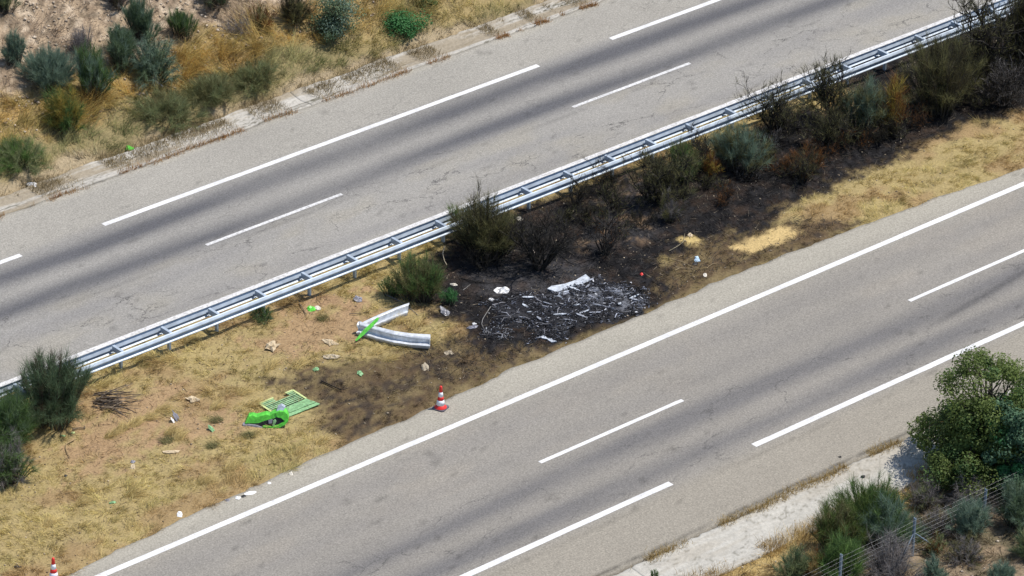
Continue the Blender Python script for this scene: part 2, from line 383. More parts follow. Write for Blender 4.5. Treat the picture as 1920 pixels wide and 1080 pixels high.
# ------------------------------------------------------------------ carriageways
def road(name, y0, y1, colfn, label):
    xs = np.concatenate([[-700, -300, -120, -60], np.arange(-32, 44, .26), [60, 120, 300, 700]])
    ys = np.arange(y0, y1+1e-6, (y1-y0)/round((y1-y0)/.16))
    X, Y = np.meshgrid(xs, ys); Z = np.zeros_like(X)
    # ragged edges, and a skirt down into the soil
    if y1 < 0:
        k_ = np.clip((Y+5.95)/(y1+5.95), 0, 1); Y = Y+k_*(LE(X)-y1)
    j = (fbm(xs*1.3, xs*0+y0, 61)-.5)*.30+(fbm(xs*5, xs*0+y0, 62)-.5)*.14
    j2 = (fbm(xs*1.3, xs*0+y1, 63)-.5)*.26+(fbm(xs*5, xs*0+y1, 64)-.5)*.12
    Y[0] += j; Y[1] += j*.6; Y[-1] += j2; Y[-2] += j2*.6
    X = np.vstack([X[:1], X, X[-1:]]); Z = np.vstack([Z[:1]-.15, Z, Z[-1:]-.15]); Y = np.vstack([Y[:1]-.02, Y, Y[-1:]+.02])
    c, cr = colfn(X.ravel(), Y.ravel())
    n = X.shape[1]; ii = np.arange(X.shape[0]-1)[:, None]*n+np.arange(n-1)[None, :]
    q = np.stack([ii, ii+1, ii+n+1, ii+n], -1).reshape(-1, 4)
    o = npmesh(name, np.stack([X.ravel(), Y.ravel(), Z.ravel()], 1), q, M['asphalt'], C=c, extra={'Crack': cr})
    return tag(o, label, 'road', kind='structure')
def gauss(y, c, s): return np.exp(-((y-c)/s)**2)
def up_col(x, y):
    n = fbm(x*.12, y*.8, 5); n2 = fbm(x*.5, y*.9, 6); wob = (fbm(x*.05, x*0, 8)-.5)*.3
    c = np.tile([.255, .252, .243], (len(x), 1))
    def mx(cc, m): c[:] = c*(1-m[:, None])+np.asarray(cc)*m[:, None]
    mx([.285, .278, .258], sstep(12.3, 12.9, y))
    mx([.27, .26, .232], .7*sstep(.5, .75, n2)*(y < 9))
    tr = np.maximum(gauss(y, 11.55+wob, .66), gauss(y, 9.62+wob, .60))
    mx([.088, .091, .104], np.clip(tr*(.9+.45*(n-.5)*2), 0, .97))
    mx([.20, .20, .205], .6*gauss(y, 7.9, .5)*sstep(.4, .65, n)); mx([.20, .20, .205], .5*gauss(y, 6.2, .4)*sstep(.4, .6, n))
    mx([.36, .345, .30], .75*sstep(14.7, 15.4, y+(n2-.5)*.8))
    cr = np.where(y < 9.4, 1.0, .4)*(y > 5.9)*(y < 14.3)
    return c, cr
SK0 = P(1740, 615)[:2]; SK1 = P(1960, 487)[:2]
def low_col(x, y):
    n = fbm(x*.10, y*.8, 15); n2 = fbm(x*.4, y*1.0, 16)
    c = np.tile([.232, .223, .207], (len(x), 1))
    def mx(cc, m): c[:] = c*(1-m[:, None])+np.asarray(cc)*m[:, None]
    mx([.312, .300, .265], sstep(-6.5, -5.0, y))
    mx([.258, .243, .213], 1-sstep(-13.5, -12.7, y))
    mx([.255, .24, .215], .6*sstep(.5, .7, n2)*(y < -6)*(y > -9))
    mx([.132, .131, .137], np.clip(1.0*np.maximum(gauss(y, -10.3, .6), gauss(y, -12.0, .5))*(.1+1.5*n)*(.7+.6*fbm(x*.3, y*4, 19)), 0, .92))
    mx([.185, .18, .177], .35*gauss(y, -7.0, .4)+.35*gauss(y, -8.6, .4))
    # diagonal skid mark left by a tyre
    d = SK1-SK0; L = np.hypot(*d); d = d/L; s = (x-SK0[0])*d[0]+(y-SK0[1])*d[1]; t = -(x-SK0[0])*d[1]+(y-SK0[1])*d[0]
    mx([.07, .07, .076], .75*gauss(t, 0, .16)*sstep(-.5, 2.2, s)*(1-sstep(L+1, L+3, s)))
    cr = np.where(y < -9.6, .85, .25)*(y < -6)*(y > -13)
    return c, cr
def worn(fn, seam):
    def f(x, y):
        c, cr = fn(x, y); d = fbm(x*.9, y*2.2, 611); e = fbm(x*3.1, y*3.1, 612, 3); b = fbm(x*.25, y*.35, 613)
        c = c*(1+.16*(b-.5)+.10*(d-.5))[:, None]
        c = c*(1-.28*sstep(.70, .78, e)*sstep(.5, .65, d))[:, None]
        c = c*(1-.55*gauss(y, -15.42, .06)*sstep(.2, .4, fbm(x*.9, x*0+7, 618)))[:, None]
        c = c*(1-.22*gauss(y+(fbm(x*.6, x*0, 615)-.5)*.12, seam, .05)*sstep(.35, .55, fbm(x*.7, x*0+2, 616)))[:, None]
        return c*np.array([1.03, 1.0, .955]), cr
    return f
up_col = worn(up_col, 8.7); low_col = worn(low_col, -13.4)
r_up = road('road', 5.12, 15.25, up_col, 'far grey asphalt carriageway with two dark tyre tracks in its lane')
r_lo = road('road', -15.60, -4.28, low_col, 'near grey asphalt carriageway between the burnt median and the concrete channel')
def line(name, par, x0, x1, y, wd, mat):
    xs = np.arange(x0, x1+.5, 1.0) if x1-x0 < 120 else np.linspace(x0, x1, 400)
    xs = np.append(xs[xs < x1], x1)
    a = (rng.random(len(xs))-.5)*.014; b = (rng.random(len(xs))-.5)*.014
    V = np.concatenate([np.stack([xs, y-wd/2+a, xs*0+.004], 1), np.stack([xs, y+wd/2+b, xs*0+.004], 1)])
    n = len(xs); i = np.arange(n-1); q = np.stack([i, i+1, i+n+1, i+n], -1)
    return npmesh(name, V, q, mat, par)
line('edge_line', r_up, -300, 300, 5.62, .21, M['paint_worn'])
for x0, x1 in ((-55.6, -35.6), (-31.6, -11.56), (-8.02, 12.40), (16.11, 36.1), (40.1, 60.1)): line('edge_line', r_up, x0, x1, 12.52, .23, M['paint'])
for x0, x1 in ((-40, -34), (-23.1, -17.1), (-6.16, -.06), (11.02, 17.0), (28, 34), (45, 51)): line('lane_dash', r_up, x0, x1, 9.06, .15, M['paint_worn'])
line('edge_line', r_lo, -300, 300, -5.79, .24, M['paint'])
for x0, x1 in ((-41, -35), (-24, -17.8), (-7.02, -.75), (9.91, 16.1), (27, 33), (44, 50)): line('lane_dash', r_lo, x0, x1, -9.28, .16, M['paint'])
for x0, x1 in ((-49, -29), (-25, -4.66), (-.99, 19.2), (23.2, 43)): line('edge_line', r_lo, x0, x1, -12.86, .24, M['paint'])

# ------------------------------------------------------------------ concrete channels beside the carriageways
def channel(name, label, y0, y1, zs, seg, colbase, seed, x0=-34, x1=50, dirt=.30):
    root = empty(name, (0, (y0+y1)/2, -.1)); tag(root, label, 'drain channel', kind='structure')
    rr = np.random.default_rng(seed); x = x0
    while x < x1:
        L = seg*(.8+.4*rr.random()); xs = np.linspace(x+.003, x+L-.003, max(3, int(L/.09)))
        ys = np.linspace(0, 1, 31); XX, TT = np.meshgrid(xs, ys)
        e0 = (fbm(xs*.9, xs*0+1, seed)-.5)*.35+(fbm(xs*4, xs*0+4, seed+5)-.5)*.2; e1 = (fbm(xs*.5, xs*0+2, seed+1)-.5)*.3+(fbm(xs*4, xs*0+2, seed+6)-.5)*.18
        YY = y0+TT*(y1-y0)+(1-TT)*e0*.3+TT*e1
        ZZ = np.interp(TT, np.linspace(0, 1, len(zs)), zs)+(fbm(XX*2, YY*4, seed+2)-.5)*.03+rr.normal()*.0015
        nC = fbm(XX*1.0, YY*2.5, seed+3); nF = fbm(XX*3.5, YY*9, seed+4)
        C = np.tile(colbase*(1+rr.normal()*.025), (XX.size, 1))*(1+.22*(nC.ravel()-.5))[:, None]
        dk = (sstep(.60, .74, nF.ravel())*(.45 if dirt > .5 else .15)+.75*(dirt > .5)*(np.abs(fbm(XX.ravel()*.22, YY.ravel()*3.2, seed+9)-.5) < .022)+.6*(np.abs(fbm(XX.ravel()*.8, YY.ravel()*1.1, seed+19)-.5) < .010))[:, None]; C = C*(1-dk)+np.array([.16, .15, .12])*dk; dr = (dirt*sstep(.42, .62, fbm(XX.ravel()*.30, YY.ravel()*2.6, seed+12)))[:, None]; C = C*(1-dr)+np.array([.27, .225, .16])*dr
        top = np.stack([XX.ravel(), YY.ravel(), ZZ.ravel()], 1); n = len(xs)
        # closed slab: top sheet plus a rim turned down
        ii = np.arange(30)[:, None]*n+np.arange(n-1)[None, :]
        q = np.stack([ii, ii+1, ii+n+1, ii+n], -1).reshape(-1, 4)
        rim = np.concatenate([np.arange(n), np.arange(1, 31)*n+n-1, (np.arange(n-1)[::-1])+30*n, np.arange(1, 30)[::-1]*n])
        lowv = top[rim]-np.array([0, 0, .09]); m = len(rim); a = np.arange(m); b = (a+1) % m
        q2 = np.stack([rim[b], rim[a], len(top)+a, len(top)+b], -1)
        o = npmesh('slab', local(root, np.concatenate([top, lowv])), np.concatenate([q, q2]), M['concrete'], root, C=np.concatenate([C, C[rim]]))
        x += L
    return root
channel('far_drain_channel', 'pale cracked concrete channel along the far shoulder below the dry bank', 15.32, 16.55, [.005, -.05, -.08, -.04, .03], 17., np.array([.43, .41, .37]), 101, dirt=.85)
channel('near_drain_channel', 'wide pale concrete channel beside the near shoulder, by the wire fence', -17.78, -15.72, [.03, -.03, -.05, -.03, .0], 13., np.array([.42, .405, .365]), 131)

# ------------------------------------------------------------------ double guardrail
WP = [(0, 0), (.004, .022), (.075, .055), (.086, .078), (.075, .105), (.012, .142), (.0, .155), (.012, .168), (.075, .205), (.086, .232), (.075, .255), (.004, .288), (0, .31)]
def wbeam(path, out, upv, scale=1.0, thick=.006, ws=1.0, prof0=None):
    """sweep the W profile: path (n,3), out/upv (n,3)"""
    W0 = prof0 or WP; prof = list(W0)+[(a-thick, b) for a, b in W0[::-1]]; k = len(prof)
    V = []
    for p, o, u in zip(path, out, upv):
        for a, b in prof: V.append(np.asarray(p)+np.asarray(o)*a*scale*ws+np.asarray(u)*b*scale)
    n = len(path); Fc = []
    for i in range(n-1):
        for j in range(k): Fc.append((i*k+j, i*k+(j+1) % k, (i+1)*k+(j+1) % k, (i+1)*k+j))
    Fc.append(tuple(range(k))); Fc.append(tuple((n-1)*k+j for j in range(k-1, -1, -1)))
    return V, Fc
WPF = [(.03, -.01), (.085, .012), (.108, .034), (.10, .052), (.02, .098), (0, .112), (.006, .124), (.075, .19), (.088, .212), (.082, .235), (.03, .296), (0, .31)]
WPB = [(-.035, 0), (.03, .035), (.075, .055), (.08, .072), (.075, .085), (.012, .118), (0, .128), (.008, .142), (.074, .255), (.084, .268), (.078, .285), (.034, .318)]
RX0, RX1, RS = -41.73, 60.3, 2.0
RZ = .47; YF, YB = 3.76, 4.34
gr = empty('guardrail', (0, 4.05, 0)); tag(gr, 'long double steel guardrail of twin corrugated beams running along the median', 'guardrail')
def shared(src, parent, loc):
    o = src.copy(); COL.objects.link(o); o.parent = parent; o.location = loc; return o
V, Fc = wbeam([(-.04, 0, 0), (4.12, 0, 0)], [(0, -1, 0)]*2, [(0, 0, 1)]*2, prof0=WPF); rf0 = pymesh('rail', V, Fc, M['steel'], gr)
V, Fc = wbeam([(-.04, 0, 0), (4.12, 0, 0)], [(0, 1, 0)]*2, [(0, 0, 1)]*2, prof0=WPB); rb0 = pymesh('rail', V, [f[::-1] for f in Fc], M['steel'], gr)
# spacer: an open channel with flanges; post: C section
def cprof(w_, d_, t_): return [(-d_/2, -w_/2), (d_/2, -w_/2), (d_/2, -w_/2+t_), (-d_/2+t_, -w_/2+t_), (-d_/2+t_, w_/2-t_), (d_/2, w_/2-t_), (d_/2, w_/2), (-d_/2, w_/2)]
xa, ya, za = np.eye(3)
Vs, Fs = prism(cprof(.20, .10, .008), (0, -.27, 0), xa, za, ya, .54); sp0 = pymesh('spacer', Vs, Fs, M['steel'], gr)
Vp, Fp = prism(cprof(.12, .075, .008), (0, 0, -.35), xa, ya, za, 1.0); po0 = pymesh('post', Vp, Fp, M['post'], gr)
n = int(round((RX1-RX0)/RS))
for i in range(n+1):
    x = RX0+i*RS
    (sp0 if i == 0 else shared(sp0, gr, (0, 0, 0))).location = (x, 0, .665)
    (po0 if i == 0 else shared(po0, gr, (0, 0, 0))).location = (x+.05, -.06, .0)
    if i % 2 == 0:
        dz = .004 if (i//2) % 2 else 0
        (rf0 if i == 0 else shared(rf0, gr, (0, 0, 0))).location = (x, YF-4.05-dz, RZ)
        (rb0 if i == 0 else shared(rb0, gr, (0, 0, 0))).location = (x, YB-4.05+dz, RZ)

# ------------------------------------------------------------------ shrubs
PAL = {
 'blue': ([.105, .165, .118], [.255, .345, .262]), 'green': ([0.053, 0.106, 0.030], [0.163, 0.259, 0.086]),
 'dkgreen': ([.064, .110, .054], [.170, .240, .135]), 'olive': ([.090, .092, .036], [.250, .240, .112]),
 'burnt': ([.024, .021, .015], [.105, .095, .052]), 'grey': ([0.106, 0.098, 0.100], [0.336, 0.312, 0.304]),
 'rust': ([.13, .050, .016], [.27, .125, .040]), 'gold': ([0.163, 0.156, 0.035], [0.544, 0.400, 0.096]),
 'lime': ([0.069, 0.138, 0.031], [0.208, 0.336, 0.096]), 'bright': ([0.041, 0.144, 0.041], [0.106, 0.299, 0.106]),
 'tree': ([.052, .085, .020], [.200, .265, .070]), 'oak': ([.045, .10, .055], [.14, .25, .14]), 'heath': ([.055, .090, .022], [.175, .250, .070]), 'straw': ([.36, .27, .11], [.55, .43, .21]), 'weed': ([.150, .180, .080], [.300, .330, .160])}
def pcol(pal, n, sp=.35):
    a, b = PAL[pal]; t = rng.random((n, 1)); return lerp(a, b, t)*(1+(rng.random((n, 1))-.5)*sp)
def bbox(x0, y0, x1, y1, k=.6):
    """pixel box -> ground centre, radius, height"""
    s = S(G((x0+x1)/2, y1)); R = (x1-x0)/2/s
    cy = y1-k*R*s*math.sin(PITCH); c = G((x0+x1)/2, cy)
    return c, R, max(.12, (cy-y0)/(s*math.cos(PITCH)))
def stems_of(c, R, Hh, n, spread, seed):
    """stems of a ragged shrub: several unequal lobes, each a fan of stems of mixed length"""
    r = np.random.default_rng(seed)
    nl = 3+int(min(R, 2.0)*3); la = r.random(nl)*2*math.pi+np.arange(nl)*2.4; ld = R*.58*np.sqrt(r.random(nl)); ld[0] = 0
    lr = R*(.42+.34*r.random(nl)); lh = Hh*(.55+.45*r.random(nl))*(1-.25*ld/R); lh[0] = Hh; lr[0] = R*.6
    k = r.choice(nl, n, p=(lr*lh)/(lr*lh).sum()); az = r.random(n)*2*math.pi; u = np.sqrt(r.random(n))
    th = u*spread; ln = .74+.34*r.random(n)**.8
    lc = np.stack([np.cos(la)*ld, np.sin(la)*ld, np.zeros(nl)], 1)[k]
    tip = lc+np.stack([np.cos(az)*np.sin(th)*lr[k]*ln*1.1, np.sin(az)*np.sin(th)*lr[k]*ln*1.1, np.cos(th*.92)*lh[k]*ln], 1)
    base = lc*.75+np.stack([np.cos(az)*u*lr[k]*.45, np.sin(az)*u*lr[k]*.45, np.zeros(n)-.05], 1)
    gz = H((c+base)[:, 0], (c+base)[:, 1]); b = c+base; b[:, 2] = gz-.04; t = c+tip; t[:, 2] += gz-c[2]
    t = c+(t-c)*np.array([1.14, 1.14, 1.08]); return b, t
def twig_shrub(name, label, box, pal, nst=70, ntw=45, spread=1.25, tw=.20, wid=.014, pal2=None, f2=0., wood=([.05, .04, .03], [.10, .085, .07]), up=.25, jit=.62, group=None, cat='shrub', t0=.10, droop=0., k=.6):
    c, R, Hh = bbox(*box, k=k); seed = abs(int(box[0]*7+box[1]))+1
    nst = int(nst*1.4); ntw = int(ntw*1.5); wid = wid*.80; jit = max(jit, .5)
    b, tp = stems_of(c, R, Hh, nst, spread, seed)
    root = empty(name, c); tag(root, label, cat, group)
    ts = np.linspace(0, 1, 5); mid = b*.45+tp*.55; mid[:, 2] += .10*Hh; mid[:, :2] = b[:, :2]*.45+tp[:, :2]*.55
    def bez(t): t = t[..., None]; return b[:, None]*(1-t)**2+2*mid[:, None]*t*(1-t)+tp[:, None]*t*t
    pts = bez(np.tile(ts, (nst, 1)))
    rs = max(.006, .014*Hh)
    V, q = tubes([(pts[i], rs*np.array([1, .8, .6, .4, .2])) for i in range(nst)], 4)
    wc = lerp(wood[0], wood[1], rng.random((nst, 1))); npmesh('stems', local(root, V), q, M['wood'], root, C=np.repeat(wc, 20, 0))
    t = t0+(1-t0)*np.sqrt(rng.random((nst, ntw))); p = bez(t); tg = unit(bez(np.minimum(t+.05, 1.05))-p)
    N = nst*ntw; p = p.reshape(-1, 3)+rng.normal(size=(N, 3))*.02*R; tg = tg.reshape(-1, 3)
    D = unit(tg+up*ZU+rng.normal(size=(N, 3))*jit)
    L = tw*Hh*(.3+1.0*rng.random(N)); L = np.minimum(L, .42)
    bend = rng.normal(size=(N, 3))*.10*L[:, None]; bend[:, 2] -= droop*L
    # colour drifts from clump to clump as well as twig to twig
    st = np.repeat(np.random.default_rng(seed+1).random(nst), ntw)[:, None]
    C = lerp(PAL[pal][0], PAL[pal][1], np.clip(.5*st+.5*rng.random((N, 1)), 0, 1))*(.8+.4*rng.random((N, 1)))
    if pal2:
        m = (np.repeat(np.random.default_rng(seed+2).random(nst), ntw) < f2) | (rng.random(N) < f2*.25); C[m] = pcol(pal2, m.sum())
    V, q, CC = blades(p, D, L, wid*(.7+.6*rng.random(N)), bend, C, 1)
    npmesh('foliage', local(root, V), q, M['leaf'], root, C=CC)
    return root
def branch(p, d, L, r, depth, out, gnarl=.35, split=(2, 4), shrink=.68):
    n = 5; pts = [p]; dd = d
    for i in range(n-1):
        dd = unit(dd+rng.normal(size=3)*gnarl*.4+np.array([0, 0, .05])); pts.append(pts[-1]+dd*L/(n-1))
    out.append((np.array(pts), np.linspace(r, r*.55, n)))
    if depth > 0:
        for _ in range(rng.integers(split[0], split[1]+1)):
            i = rng.integers(1, n); branch(pts[i], unit(dd+rng.normal(size=3)*gnarl*1.6+np.array([0, 0, .15])), L*shrink*(.7+.5*rng.random()), r*.55, depth-1, out, gnarl, split, shrink)
def burnt_shrub(name, label, box, nmain=9, depth=3, twigs=900, pal='burnt', spread=.9, group=None, wid=.011, cat='shrub', tipcol=None, k=.6, black=.55):
    c, R, Hh = bbox(*box, k=k); root = empty(name, c); tag(root, label, cat, group); out = []
    for i in range(nmain):
        a = 2*math.pi*(i+rng.random())/nmain; th = spread*(.35+.65*rng.random())
        d = unit(np.array([math.cos(a)*math.sin(th)*R*1.3, math.sin(a)*math.sin(th)*R*1.3, math.cos(th)*Hh*1.1]))
        L = .52*np.hypot(R*math.sin(th), Hh*math.cos(th)); branch(c+np.array([math.cos(a), math.sin(a), 0])*.10*R-np.array([0, 0, .05]), d, L, .019*max(Hh, .6), depth, out, .42)
    V, q = tubes(out, 4); nb = len(out)
    cc = lerp([.010, .0095, .009], [.035, .031, .028], rng.random((nb, 1))); npmesh('branches', local(root, V), q, M['char'], root, C=np.repeat(cc, 20, 0))
    if twigs:
        w8 = np.array([1/(r[0]+.004) for _, r in out]); idx = rng.choice(nb, twigs, p=w8/w8.sum())
        pp = np.array([out[i][0][rng.integers(1, 5)] for i in idx]); dr = np.array([out[i][0][-1]-out[i][0][-2] for i in idx])
        D = unit(unit(dr)+.5*ZU+rng.normal(size=(twigs, 3))*.4); L = (.08+.20*rng.random(twigs))*min(1, Hh)
        C = pcol(pal, twigs); m = rng.random(twigs) < black; C[m] = lerp([.012, .011, .010], [.045, .040, .032], rng.random((m.sum(), 1)))
        V, q, CC = blades(pp, D, L, wid*(.7+.6*rng.random(twigs)), rng.normal(size=(twigs, 3))*.03, C, 1)
        npmesh('twigs', local(root, V), q, M['leaf'], root, C=CC)['kind'] = 'stuff'
    return root
def leafy(name, label, box, pal, nclump=60, nleaf=160, leaf=.05, trunkr=.06, group=None, cat='bush', pal2=None, f2=0, k=.5, flat=.8, fill=.5, cs=.20):
    c, R, Hh = bbox(*box, k=k); root = empty(name, c); tag(root, label, cat, group); seed = int(box[0]+box[3])
    r = np.random.default_rng(seed)
    d = unit(r.normal(size=(nclump, 3))); d[:, 2] = np.abs(d[:, 2])*1.15-.30; rad = fill+(1-fill)*r.random((nclump, 1))**.6
    az = np.arctan2(d[:, 1], d[:, 0]); lump = (.66+.62*fbm(np.cos(az)*1.9+seed, d[:, 2]*2.6+np.sin(az)*1.9, seed))[:, None]
    nl = 6; la = np.arange(nl)*2.4+r.random(nl); ld = R*.55*np.sqrt((np.arange(nl)+.2)/nl); kk = r.integers(0, nl, nclump); lh = Hh*(.14+.40*r.random(nl)); lh[3:5] = Hh*.16; lR = R*(.42+.26*r.random(nl)); lR[0] = R*.66; lh[0] = Hh*.52
    lc = np.stack([np.cos(la)*ld, np.sin(la)*ld, lh], 1)[kk]
    cl = c+lc+d*rad*lump*np.stack([lR[kk], lR[kk], np.minimum(lR[kk]*.95, Hh-lh[kk])], 1)
    cl[:, 2] = np.maximum(cl[:, 2], c[2]+.04*Hh)
    paths = []
    tp = c+np.array([0, 0, Hh*.35])
    paths.append((np.array([c-[0, 0, .1], c+[0.03, 0, Hh*.15], tp]), np.array([trunkr, trunkr*.8, trunkr*.6])))
    for i in range(nclump):
        m = tp*.5+cl[i]*.5+r.normal(size=3)*.08*R; s0 = c+np.array([0, 0, Hh*(.10+.25*r.random())]); paths.append((np.array([s0, m, cl[i]]), np.array([trunkr*.45, trunkr*.25, trunkr*.08])))
    V, q = tubes(paths, 5); npmesh('trunk', local(root, V), q, M['wood'], root, C=np.tile([.07, .058, .047], (len(V), 1)))
    N = nclump*nleaf; cs = cs*R*(.6+.8*r.random(nclump)); off = rng.normal(size=(nclump, nleaf, 3)); off = off/np.maximum(1, np.linalg.norm(off, axis=2, keepdims=True)/1.7)
    p = (cl[:, None]+off*cs[:, None, None]*np.array([1, 1, flat])).reshape(-1, 3)
    D = unit(rng.normal(size=(N, 3))+np.array([0, 0, .35]))
    st = np.repeat(r.random(nclump), nleaf)[:, None]
    C = lerp(PAL[pal][0], PAL[pal][1], .55*st+.45*rng.random((N, 1)))*(.78+.44*rng.random((N, 1)))
    if pal2: m = np.repeat(r.random(nclump) < f2, nleaf); C[m] = pcol(pal2, m.sum())
    nr = unit(unit(off.reshape(-1, 3))*.75+np.array([0, 0, .55])+rng.normal(size=(N, 3))*.42); D = unit(np.cross(nr, D)); A = np.cross(nr, D)
    lf = leaf*(.6+.8*rng.random(N))[:, None]; B = D
    V = np.stack([p-B*lf*.55, p+A*lf*.32, p+B*lf*.6, p-A*lf*.32], 1).reshape(-1, 3)
    npmesh('crown', local(root, V), np.arange(4*N).reshape(-1, 4), M['leaf'], root, C=np.repeat(C, 4, 0))
    return root

BR = 'broom shrubs on the dry bank'
twig_shrub('broom_shrub', 'small blue-green broom standing alone on bare bank beside a tall thin stalk', (6, 65, 46, 125), 'blue', 55, 45, 1.0, group=BR)
twig_shrub('broom_shrub', 'rounded blue-green broom dome behind the yellow-olive bush', (44, 94, 144, 184), 'blue', 110, 55, 1.35, group=BR, up=.5, jit=.3)
twig_shrub('broom_shrub', 'upright green broom between the rounded blue-green dome and the grey dead bush', (128, 92, 204, 190), 'green', 80, 50, 1.05, pal2='blue', f2=.5, group=BR, up=.5, jit=.3)
twig_shrub('dead_shrub', 'grey leafless dead bush behind the blue-green brooms on the bank', (128, 52, 186, 112), 'grey', 60, 28, 1.3, wid=.011, wood=([.08, .07, .07], [.16, .15, .145]), jit=.8, up=0, droop=.2)
twig_shrub('broom_shrub', 'tall upright dark green broom rising above the pale drooping broom', (238, 8, 298, 82), 'dkgreen', 85, 50, 1.0, pal2='blue', f2=.4, group=BR, up=.5, jit=.3)
twig_shrub('broom_shrub', 'dark green bushy broom left of the drooping pale stems', (194, 62, 256, 138), 'dkgreen', 85, 50, 1.2, pal2='blue', f2=.3, group=BR)
twig_shrub('broom_shrub', 'wide blue-green broom with pale stems drooping over a grey log', (232, 68, 334, 150), 'blue', 100, 50, 1.35, pal2='dkgreen', f2=.4, group=BR, droop=.45)
twig_shrub('broom_shrub', 'small compact green broom alone right of the tall dark broom', (314, 20, 368, 78), 'dkgreen', 60, 45, 1.1, pal2='green', f2=.4, group=BR, up=.6, jit=.3)
twig_shrub('yellow_bush', 'round yellow-topped olive bush in orange grass below the blue-green brooms', (88, 172, 168, 254), 'gold', 95, 55, 1.35, pal2='green', f2=.42, wid=.013, jit=.7, tw=.22)
leafy('oak_bush', 'dense dark grey-green oak bush at the top of the bank', (572, -22, 672, 76), 'dkgreen', 60, 130, .065, pal2='blue', f2=.45)
leafy('green_bush', 'low bright green leafy bush in golden grass on the bank', (708, 30, 798, 62), 'bright', 34, 110, .075, .03, flat=.9)
twig_shrub('dark_shrub', 'dark olive shrub left of the oak bush at the top of the bank', (506, -20, 578, 42), 'burnt', 70, 45, 1.25, pal2='olive', f2=.4)
twig_shrub('dark_shrub', 'very dark low shrub at the top of the bank above the compact broom', (360, -40, 445, 22), 'dkgreen', 70, 45, 1.25, pal2='burnt', f2=.5)
twig_shrub('dead_shrub', 'dark grey twiggy shrub on the bank above the tall upright broom', (196, -35, 244, 18), 'burnt', 50, 40, 1.2, pal2='grey', f2=.4)
twig_shrub('grey_green_shrub', 'thin grey-green shrub high on the bare pale bank', (-15, -25, 32, 30), 'weed', 50, 35, 1.2, pal2='dkgreen', f2=.5)
twig_shrub('dead_shrub', 'low sprawling grey dead twigs left of the dark olive shrub', (418, 28, 482, 72), 'grey', 45, 22, 1.45, wid=.011, wood=([.09, .085, .085], [.2, .19, .18]), jit=.9, up=-.1)
twig_shrub('brown_shrub', 'low brown twiggy shrub in pale grass between dead twigs and oak bush', (452, 12, 512, 58), 'olive', 45, 26, 1.35, pal2='rust', f2=.4, jit=.7)
twig_shrub('low_weed_bush', 'low spreading grey-green weed mound beside the pale verge of the bank', (262, 188, 376, 234), 'weed', 90, 36, 1.5, pal2='olive', f2=.35, tw=.5, jit=.7)
twig_shrub('low_weed_bush', 'green weed patch below the orange grass, right of the low grey-green mound', (350, 154, 446, 200), 'weed', 80, 34, 1.5, pal2='olive', f2=.45, tw=.5, jit=.7)
twig_shrub('low_weed_bush', 'green weed patch near golden grass, farther along the bank than the others', (432, 122, 526, 164), 'weed', 70, 32, 1.5, pal2='olive', f2=.3, tw=.5, jit=.7)
twig_shrub('low_weed_bush', 'yellow-green weed clump in front of the yellow-topped bush near the verge', (-12, 270, 98, 320), 'weed', 95, 36, 1.4, pal2='lime', f2=.3, tw=.4, jit=.7)
leafy('green_bush', 'small green plant in dry grass above the bright green bush', (776, -14, 822, 14), 'green', 16, 90, .06, .02)
# --- median, unburnt end
twig_shrub('broom_shrub', 'big dark green broom leaning over the guardrail beside the bent dead branches', (30, 668, 170, 806), 'dkgreen', 150, 60, 1.25, pal2='burnt', f2=.28, wid=.013)
twig_shrub('broom_shrub', 'feathery bright green broom in front of the big dark one at the guardrail', (-70, 728, 98, 852), 'green', 150, 60, 1.3, pal2='dkgreen', f2=.4, wid=.013, up=.5)
twig_shrub('broom_shrub', 'low half-dead green broom with grey twigs on bare soil', (-30, 815, 62, 912), 'green', 80, 45, 1.3, pal2='grey', f2=.4, droop=.3)
twig_shrub('low_shrub', 'small dark green shrub growing under the guardrail', (462, 578, 520, 610), 'dkgreen', 40, 32, 1.4, pal2='green', f2=.4)
# --- burnt median
twig_shrub('broom_shrub', 'half-scorched green broom under the guardrail beside the bent beam', (732, 484, 852, 578), 'olive', 95, 50, 1.25, pal2='green', f2=.5, wid=.012)
twig_shrub('grass_tuft', 'green grassy tuft left of the half-scorched broom', (708, 515, 764, 562), 'green', 34, 36, 1.2, cat='plant', wid=.012, up=.2, droop=.35)
twig_shrub('grass_tuft', 'small vivid green tuft on blackened soil above the bent beam', (828, 540, 864, 576), 'bright', 30, 34, 1.2, cat='plant', wid=.012, droop=.4)
twig_shrub('broom_shrub', 'tall scorched broom with olive tips hiding the guardrail behind the wreckage', (838, 362, 972, 500), 'burnt', 120, 50, 1.2, pal2='olive', f2=.5, wid=.013, wood=([.012, .011, .01], [.04, .035, .03]))
twig_shrub('grass_tuft', 'light green tuft at the guardrail beside the tall scorched broom', (826, 384, 878, 446), 'lime', 28, 30, 1.1, cat='plant', wid=.012, pal2='olive', f2=.4)
burnt_shrub('burnt_shrub', 'black leafless burnt shrub with bare branches beside the tall scorched broom', (935, 372, 1085, 525), 12, 4, 1500, black=.85)
burnt_shrub('burnt_shrub', 'low tangle of black burnt stems behind the white sheet', (850, 440, 960, 520), 8, 3, 420, black=.85)
burnt_shrub('burnt_shrub', 'thin burnt brown stems on grey ash uphill of the wreckage', (1090, 390, 1185, 490), 8, 3, 420, pal='rust', black=.75)
burnt_shrub('burnt_shrub', 'wide scorched shrub with olive remains under the guardrail', (1165, 276, 1305, 402), 14, 4, 7000, pal='olive', wid=.013, black=.5)
twig_shrub('broom_shrub', 'surviving green broom side growing behind the wide scorched shrub', (1236, 266, 1312, 350), 'olive', 60, 45, 1.1, pal2='green', f2=.4)
twig_shrub('grass_tuft', 'grey-green tuft at the foot of the wide scorched shrub', (1222, 362, 1278, 420), 'olive', 34, 30, 1.0, cat='plant', pal2='grey', f2=.5, jit=.25)
